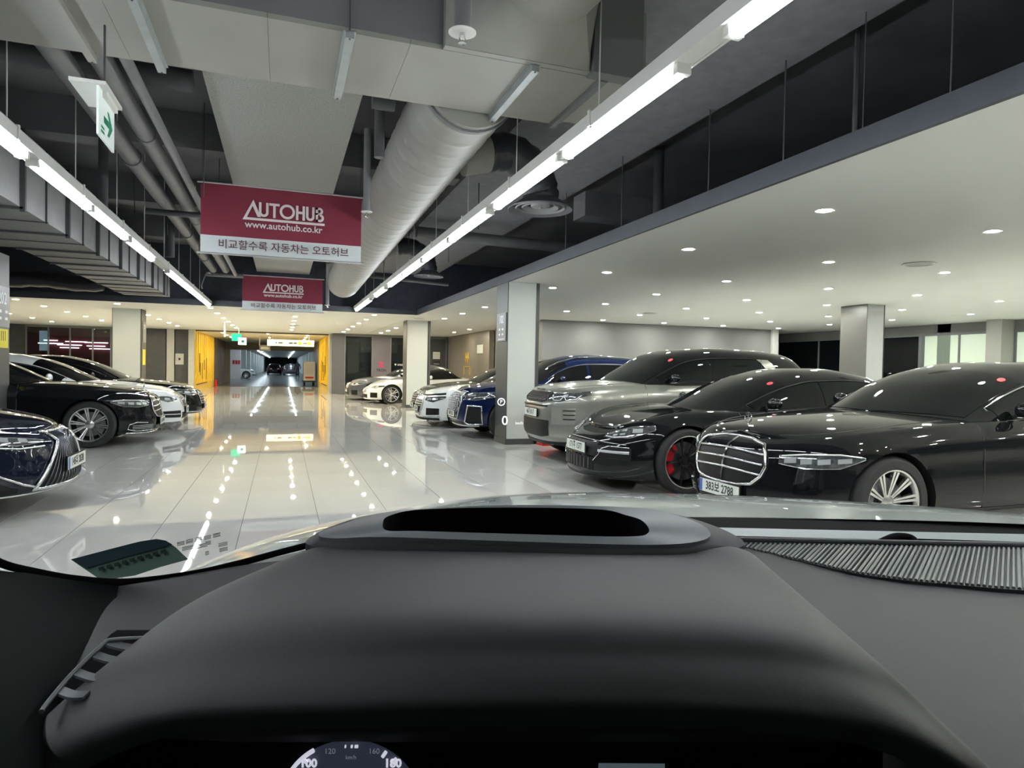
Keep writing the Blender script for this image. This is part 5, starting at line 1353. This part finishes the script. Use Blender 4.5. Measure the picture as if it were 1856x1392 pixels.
# black scuttle behind the bonnet, pale strip painted as the bonnet's reflection, black seal
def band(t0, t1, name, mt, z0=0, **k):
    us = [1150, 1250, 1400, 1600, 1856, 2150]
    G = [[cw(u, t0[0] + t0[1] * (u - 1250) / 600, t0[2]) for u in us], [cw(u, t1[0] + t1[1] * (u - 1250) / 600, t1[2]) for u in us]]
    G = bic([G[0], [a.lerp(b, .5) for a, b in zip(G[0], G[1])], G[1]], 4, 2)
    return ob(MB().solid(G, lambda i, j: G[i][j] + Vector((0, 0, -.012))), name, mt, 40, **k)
band((937, 9, 1.165), (962, 12, 1.06), 'scuttle_panel', DBLK)
band((955, 13, 1.05), (969, 15, 1.03), 'bonnet_reflection_strip', mat('painted bonnet reflection', (.42, .47, .47), rough=.4))
band((968, 13, 1.035), (986, 13, 1.0), 'windshield_seal', DBLK)
# dashboard top (right and behind the cowl)
right = RM @ Vector((1, 0, 0)); right.z = 0; right.normalize(); 
def dp(x, D, c): return Vector((0, 0, EYE + c)) + right * x + fwd * D
farx = [(-.62, .66), (-.52, .72), (-.44, .755), (-.32, .85), (-.1, .93), (.25, .975), (.5, .99), (.75, .985), (1.1, .93)]
rows = []
for f, c in ((1.0, -.275), (.995, -.257), (.9, -.257), (.75, -.260), (.6, -.268), (.45, -.28), (.36, -.31), (.34, -.43)):
    rows.append([dp(x, D * f if f > .5 else .97 * f, c - .015 * (x > .2) * (1 - f)) for x, D in farx])
full = bic(rows, 5, 5); nf_ = len(full[0])
m = MB(); ci = next(j for j in range(nf_) if right.dot(full[0][j]) > .27)
def upto(D0): return next(i for i in range(len(full)) if fwd.dot(full[i][2]) < D0 or i == len(full) - 1)
m.grid([r[ci:] for r in full]); m.grid([r[:ci + 1] for r in full if True][:18])
dash = ob(m, 'dashboard', DASH, 60)
def curve_D(u): return [(1325, .965), (1400, .89), (1530, .83), (1650, .80), (1856, .785), (2100, .78)]
# ribbed speaker cover: ribs run away from the driver
rib = MB()
cen = [(.335, .968), (.40, .90), (.45, .845), (.50, .82), (.60, .795), (.72, .775), (.95, .77)]
base_ = MB(); Gs = []
for i in range(29):
    x = .335 + i * .6 / 28; d0 = lin(cen, x)
    Gs.append([dp(x + .0, .972, -.2550), dp(x - .0, d0, -.2572)])
base_.solid(Gs, lambda i, j: Gs[i][j] + Vector((0, 0, -.004)))
sg_ = ob(base_, 'speaker_cover', mat('speaker base dark', (.10, .11, .115), rough=.6), 40)
for i in range(100):
    x = .338 + i * .0072; x2 = x; d0 = lin(cen, x)
    d0 = .968
    while d0 > lin(cen, x2 - .75 * (.968 - d0)) and d0 > .7: d0 -= .002
    a = dp(x2, .968, -.2525); b = dp(x2 - .75 * (.968 - d0), d0 + .003, -.2560)
    rib.tube([a, b], .0021, 6, upv=(0, 0, 1))
rb = ob(rib, 'rib', SPK, 60, parent=sg_); rb['kind'] = 'stuff'
edge = MB().tube(cat([dp(x, .976, -.2485) for x in (.28, .5, .75, 1.05)], 6), .0035, 8)
ob(edge, 'edge_trim', DASHG, 60)
# instrument cowl
cows = [
 [(575, 990, .70), (640, 993, .69), (800, 998, .685), (950, 1001, .685), (1100, 1004, .685), (1240, 1003, .69), (1335, 992, .70)],
 [(400, 1068, .60), (560, 1050, .60), (740, 1045, .60), (950, 1045, .60), (1150, 1046, .60), (1310, 1052, .60), (1430, 1075, .60)],
 [(265, 1165, .51), (450, 1130, .505), (700, 1120, .50), (950, 1118, .50), (1200, 1120, .50), (1400, 1134, .50), (1540, 1172, .505)],
 [(150, 1262, .475), (350, 1215, .47), (650, 1195, .468), (950, 1190, .468), (1250, 1196, .468), (1490, 1216, .47), (1640, 1268, .475)],
 [(75, 1345, .45), (300, 1272, .45), (620, 1252, .45), (950, 1247, .45), (1290, 1256, .45), (1570, 1285, .45), (1740, 1365, .45)],
 [(60, 1400, .445), (285, 1310, .445), (612, 1290, .445), (950, 1285, .445), (1300, 1292, .445), (1590, 1326, .445), (1780, 1425, .445)],
 [(80, 1440, .46), (295, 1338, .46), (612, 1320, .46), (950, 1316, .46), (1295, 1322, .46), (1580, 1356, .46), (1760, 1460, .46)]]
crow = []
for r in cows:
    P = [cw(*p) for p in r]
    l = P[0] - right * .035 + Vector((0, 0, -.03)); l2 = P[0] - right * .055 + Vector((0, 0, -.13))
    q = P[-1] + right * .035 + Vector((0, 0, -.03)); q2 = P[-1] + right * .055 + Vector((0, 0, -.13))
    crow.append([l2, l] + P + [q, q2])
ob(MB().grid(bic(crow, 6, 6)), 'instrument_cowl', DASH, 60)
# head-up display well
S_ = [(585, 992, .69), (555, 980, .71), (612, 950, .76), (700, 930, .79), (905, 920, .80), (1120, 923, .80), (1222, 932, .78), (1316, 962, .74), (1342, 992, .705), (1180, 1006, .683), (940, 1003, .683), (700, 997, .683)]
O_ = [(600, 984, .695), (578, 975, .71), (622, 957, .745), (706, 935, .78), (905, 923, .79), (1115, 926, .79), (1200, 935, .77), (1270, 958, .735), (1282, 984, .705), (1190, 996, .69), (940, 990, .69), (700, 982, .69)]
I_ = [(702, 964, .705), (694, 950, .72), (706, 937, .75), (760, 926, .78), (910, 922, .785), (1080, 925, .785), (1135, 936, .765), (1165, 947, .735), (1175, 968, .715), (1130, 975, .70), (930, 970, .70), (760, 965, .70)]
def ringp(L_, dz=0): return [p + Vector((0, 0, dz)) for p in cat([cw(*p) for p in L_], 6, True)]
s2, s1, o1, o2, i1 = ringp(S_, -.08), ringp(S_, 0), ringp(O_, .001), ringp(O_, .005), ringp(I_, .0015)
m = MB(); m.grid([list(x) for x in zip(s2, s1, o1)], closed_u=True); ob(m, 'cowl_rear', DASH, 60)
m = MB(); m.grid([list(x) for x in zip(o1, o2, i1)], closed_u=True); ob(m, 'display_bezel', DASHG, 60)
i2 = ringp(I_, -.075); ctr = sum(i2, Vector()) / len(i2)
m = MB(); m.grid([[a, b, b.lerp(ctr, .98)] for a, b in zip([p + Vector((0, 0, -.0005)) for p in i1], i2)], closed_u=True); ob(m, 'display_well', DBLK, 60)
# left dashboard corner, pillar foot and seal
seal = [(-60, 985, .70), (0, 1020, .72), (60, 1036, .735), (140, 1050, .75), (230, 1055, .765), (345, 1041, .80), (430, 1022, .84), (500, 1003, .88), (570, 985, .9)]
ob(MB().tube(cat([cw(*p) for p in seal], 6), .0045, 8), 'windshield_seal', DBLK, 60)
G = [[cw(u, v + 2, D) for u, v, D in seal], [cw(u - 20, v + 45, D * .9) for u, v, D in seal], [cw(u - 60, v + 200, D * .72) for u, v, D in seal], [cw(u - 120, v + 480, D * .6) for u, v, D in seal]]
PIL = mat('dark green grey cabin lining', (.005, .008, .0075), rough=.9, noise=.15, spec=.08)
G2 = [[cw(-160, 930, .60), cw(-30, 1024, .70), cw(60, 1040, .72), cw(150, 1054, .735), cw(215, 1062, .74)],
      [cw(-200, 1050, .52), cw(-30, 1090, .58), cw(60, 1105, .62), cw(140, 1110, .65), cw(200, 1120, .67)],
      [cw(-250, 1250, .42), cw(-60, 1260, .44), cw(20, 1265, .46), cw(90, 1250, .50), cw(130, 1230, .55)],
      [cw(-300, 1550, .36), cw(-100, 1520, .36), cw(-10, 1480, .37), cw(50, 1440, .40), cw(80, 1400, .44)]]
ob(MB().grid(bic(G2, 6, 6)), 'pillar_trim', PIL, 60)
# air vent on the left
v_ = MB(); D = .53
o_ = ob(MB().tube(cat([cw(u, v, D - (v - 1160) * .0006) for u, v in ((282, 1156), (205, 1160), (185, 1170), (130, 1222), (85, 1275), (75, 1290))], 5), .0018, 8), 'air_vent', mat('vent frame grey', (.09, .10, .11), rough=.4), 60)
for a, b in (((190, 1168), (262, 1176)), ((165, 1190), (232, 1200)), ((130, 1222), (196, 1234)), ((98, 1254), (150, 1264))):
    f = lambda p, k=0: cw(p[0], p[1] + k, D - (p[1] - 1160) * .0006)
    P = cat([f(a), cw((a[0] + b[0]) / 2, (a[1] + b[1]) / 2 + 5, D - .004 - ((a[1] + b[1]) / 2 - 1160) * .0006), f(b)], 4)
    G = [[p, p + fwd * .008 + Vector((0, 0, .001))] for p in P]
    ob(MB().solid(G, lambda i, j: G[i][j] + Vector((0, 0, -.002))), 'slat', mat('vent frame grey', (.09, .10, .11)), 60, parent=o_)
G = [[cw(u, v, .57) for u, v in ((200, 1150), (290, 1150))], [cw(u, v, .53) for u, v in ((130, 1225), (220, 1230))], [cw(u, v, .49) for u, v in ((60, 1300), (140, 1290))]]
ob(MB().solid(G, lambda i, j: G[i][j] + fwd * .01), 'vent_well', DBLK, 60, parent=o_)
# instrument cluster
D = .52
cl = ob(MB().solid([[cw(60, 1300, D), cw(60, 1700, D)], [cw(1600, 1300, D), cw(1600, 1700, D)]], lambda i, j: cw(*((60, 1300 + 400 * j)) if i == 0 else (1600, 1300 + 400 * j), D + .01)), 'instrument_cluster', DBLK, None)
CU, CV, RD = 635, 1455, 112
def cp(r, a, d=D - .003): return cw(CU + r * 1.12 * cos(a), CV - r * sin(a), d)
DIAL = mat('dial face', (.03, .035, .05), rough=.5, emit=.022, ecol=(.45, .55, .9))
DIALW = mat('dial print', (.8, .8, .85), emit=.35, ecol=(.85, .85, 1))
f_ = [cp(RD, 2 * pi * k / 48) for k in range(48)]
ob(MB().add(f_ + [p + fwd * .002 for p in f_], [tuple(range(48)), tuple(range(95, 47, -1))] + [(i, (i + 1) % 48, 48 + (i + 1) % 48, 48 + i) for i in range(48)]), 'dial', DIAL, None, parent=cl)
f_ = [cp(48, 2 * pi * k / 48, D - .0045) for k in range(48)]
ob(MB().add(f_ + [p + fwd * .001 for p in f_], [tuple(range(48)), tuple(range(95, 47, -1))] + [(i, (i + 1) % 48, 48 + (i + 1) % 48, 48 + i) for i in range(48)]), 'dial_centre', mat('dial centre', (.01, .012, .02), rough=.4), None, parent=cl)
ob(MB().tube([cp(RD, radians(a), D - .005) for a in range(122, 190, 4)], .0018, 6), 'dial_ring', DIALW, 60, parent=cl)
for a in (58, 47): ob(MB().tube([cp(RD - 3, radians(a), D - .005), cp(RD - 14, radians(a), D - .005)], .0015, 6), 'tick', DIALW, 60, parent=cl)
for a in (134,): ob(MB().tube([cp(RD, radians(a), D - .005), cp(RD - 12, radians(a), D - .005)], .0015, 6), 'tick', DIALW, 60, parent=cl)
cr_ = RM @ Vector((1, 0, 0)); cu_ = RM @ Vector((0, -1, 0))
def ctext(s, u, v, d, hpx, m_, name='lettering', parent=None, rot=0, **k):
    p = _inv @ cw(u, v, d); size = hpx * d / FPX / .72
    r_ = cr_ * cos(rot) + cu_ * sin(rot); u2 = cu_ * cos(rot) - cr_ * sin(rot)
    return text(s, size, m_, frame_m(p, r_, u2), parent or own, depth=.0003, name=name, **k)
ctext('100', 559, 1384, D - .005, 15, DIALW, parent=cl, bold=.0004)
ctext('180', 712, 1384, D - .005, 15, DIALW, parent=cl, bold=.0004)
DIALF = mat('dim dial print', (.2, .2, .22), emit=.08, ecol=(.85, .85, 1))
ctext('120', 598, 1362, D - .005, 10, DIALF, parent=cl); ctext('160', 678, 1362, D - .005, 10, DIALF, parent=cl)
ctext('km/h', 636, 1373, D - .005, 7, DIALF, parent=cl); [ob(MB().tube([cw(u_, 1353, D - .005), cw(u_ + w__, 1353, D - .005)], .0012, 6), 'mark', DIALW, 60, parent=cl) for u_, w__ in ((625, 2), (636, 3), (643, 6))]
ob(MB().solid([[cw(1085, 1383, D - .004), cw(1082, 1420, D - .004)], [cw(1205, 1386, D - .004), cw(1205, 1420, D - .004)]], lambda i, j: cw(1085 + 120 * i, 1384 + 36 * j, D)), 'display_panel', mat('display panel', (.05, .07, .08), emit=.06, ecol=(.5, .7, .8)), None, parent=cl)
# housing shade between cowl lip and cluster
G = bic([[cw(u, 1322 + abs(u - 950) ** 2 * .00004, .462) for u in (300, 620, 950, 1290, 1580)], [cw(u, 1345, D) for u in (430, 620, 950, 1290, 1500)]], 4, 3)
ob(MB().solid(G, lambda i, j: G[i][j] + Vector((0, 0, .004))), 'cluster_hood_lining', mat('brown black lining', (.03, .027, .025), rough=.8), 60)
# windshield glass
WS = glass_mat('windshield glass', (.97, .985, .98), .03)
G = bic([[cw(-150, 975, .76), cw(230, 1050, .775), cw(560, 985, .93), cw(1250, 985, 1.0), cw(2100, 1010, .98)],
         [cw(-420, 500, .72), cw(100, 500, .80), cw(600, 480, .87), cw(1250, 480, .90), cw(2300, 480, .86)],
         [cw(-700, -150, .62), cw(0, -170, .66), cw(600, -180, .69), cw(1250, -180, .69), cw(2600, -170, .64)]], 6, 6)
ws_ = ob(MB().grid(G), 'windshield', WS, 60)
# stickers on the glass
def onglass(pts, name, mt, d=.80, lab=None, parent=None):
    P = [cw(u, v, d) for u, v in pts]; n = len(P)
    return ob(MB().add(P + [p + fwd * .0008 for p in P], [tuple(range(n)), tuple(range(2 * n - 1, n - 1, -1))] + [(i, (i + 1) % n, n + (i + 1) % n, n + i) for i in range(n)]), name, mt, None, lab, parent or ws_)
st = onglass([(128, 1014), (200, 995), (255, 981), (283, 977), (300, 980), (318, 992), (341, 1014), (290, 1028), (245, 1043), (205, 1049), (178, 1048)], 'sticker', mat('green film sticker', (.15, .24, .20), rough=.4), .765, 'green information sticker')
onglass([(128, 1014), (200, 995), (255, 981), (283, 977), (300, 980), (312, 987), (240, 1006), (156, 1030)], 'sticker_band', mat('dark green film', (.03, .06, .075), rough=.4), .763, parent=ws_)
STK = mat('sticker print', (.02, .05, .04), rough=.5)
for k in range(9):
    u = 178 + k * 14; v = 1029 - k * 3.9
    onglass([(u, v), (u + 9, v - 2.5), (u + 10, v + 4), (u + 2, v + 6)], 'lettering', STK, .762)
STG = mat('grey dot print', (.25, .26, .26), rough=.5)
for (u, v, w_) in ((321, 983, 13), (337, 979, 13), (353, 975, 13), (370, 972, 12), (386, 968, 13), (330, 992, 20), (356, 988, 20), (396, 985, 16), (372, 982, 10), (398, 994, 14), (372, 1000, 6)):
    for r in range(3):
        onglass([(u, v + r * 2.6), (u + w_, v - w_ * .22 + r * 2.6), (u + w_, v - w_ * .22 + r * 2.6 + 1.4), (u, v + r * 2.6 + 1.4)], 'lettering', STG, .80)
# head-up display image on the glass
HUDW = mat('head up display light', (1, 1, 1), emit=.8)
hud = ctext('0', 915, 763, .86, 17, HUDW, name='display_image', parent=ws_, bold=.0001, label='projected speed reading')
ctext('km/h', 941, 767, .86, 5, HUDW, parent=hud)
c_ = ob(MB().tube([cw(908.5 + 6.2 * cos(2 * pi * k / 24), 728.5 + 6.2 * sin(2 * pi * k / 24), .86) for k in range(24)], .0006, 6, closed=True), 'display_image', HUDW, 60, parent=ws_)
ctext('P', 908.5, 728.5, .86, 6.5, HUDW, parent=c_)
# wiper
w_ = ob(MB().tube(cat([cw(1588, 984, 1.0), cw(1605, 979, 1.01), cw(1625, 974, 1.02), cw(1650, 975, 1.02), cw(1665, 984, 1.0)], 5), [.003 + .004 * sin(pi * i / 20) for i in range(21)], 10), 'wiper', DBLK, 60)
ob(MB().tube([cw(1665, 979, 1.01), cw(1856, 985, 1.01), cw(2100, 996, 1.0)], .0025, 6), 'blade', DBLK, 60, parent=w_)
# roof, pillars, doors and rest of the shell (outside the picture, they shade the cabin)
def shell(pts, name, mt, th=.03):
    G = [[dp(*p) for p in r] for r in pts]
    return ob(MB().solid(G, lambda i, j: G[i][j] + Vector((0, 0, th))), name, mt, 60)
shell([[(-.72, .50, .42), (0, .62, .47), (.9, .62, .47), (1.5, .50, .42)], [(-.72, -.4, .46), (0, -.4, .50), (.9, -.4, .50), (1.5, -.4, .46)], [(-.72, -2.2, .38), (0, -2.2, .42), (.9, -2.2, .42), (1.5, -2.2, .38)]], 'roof', OWNP)
for x in (-.78, 1.55):
    ob(MB().tube([dp(x, .48, .42), dp(x, .80, -.10), dp(x, .95, -.3)], .03, 8), 'pillar', DBLK, 60)
    G = [[dp(x, 1.0, -.32), dp(x, 1.0, -1.0)], [dp(x, -2.4, -.30), dp(x, -2.4, -1.0)]]
    ob(MB().solid(G, lambda i, j: G[i][j] + right * .03), 'door', OWNP, None)
G2_ = [[dp(-.75, -2.4, -.3), dp(-.75, -2.4, -1.0)], [dp(1.55, -2.4, -.3), dp(1.55, -2.4, -1.0)]]
ob(MB().solid(G2_, lambda i, j: G2_[i][j] + fwd * .05), 'tailgate', OWNP, None)
G3_ = [[dp(-.75, 1.9, -1.0), dp(-.75, -2.4, -1.0)], [dp(1.55, 1.9, -1.0), dp(1.55, -2.4, -1.0)]]
ob(MB().solid(G3_, lambda i, j: G3_[i][j] + Vector((0, 0, -.05))), 'underbody', DBLK, None)
for x in (-.62, 1.4):
    for d in (1.55, -1.5):
        p = dp(x, d, 0); ang = atan2(fwd.x, fwd.y)
        a_ = right; wv = MB().lathe([(.001, -.11), (.33, -.11), (.35, -.08), (.35, .08), (.33, .11), (.001, .11)], n=32, axis='x')
        wv.v = [tuple(Vector((p.x, p.y, .35)) + right * v[0] + fwd * v[1] + Vector((0, 0, v[2]))) for v in wv.v]
        ob(wv, 'wheel', RUBBER, 40)
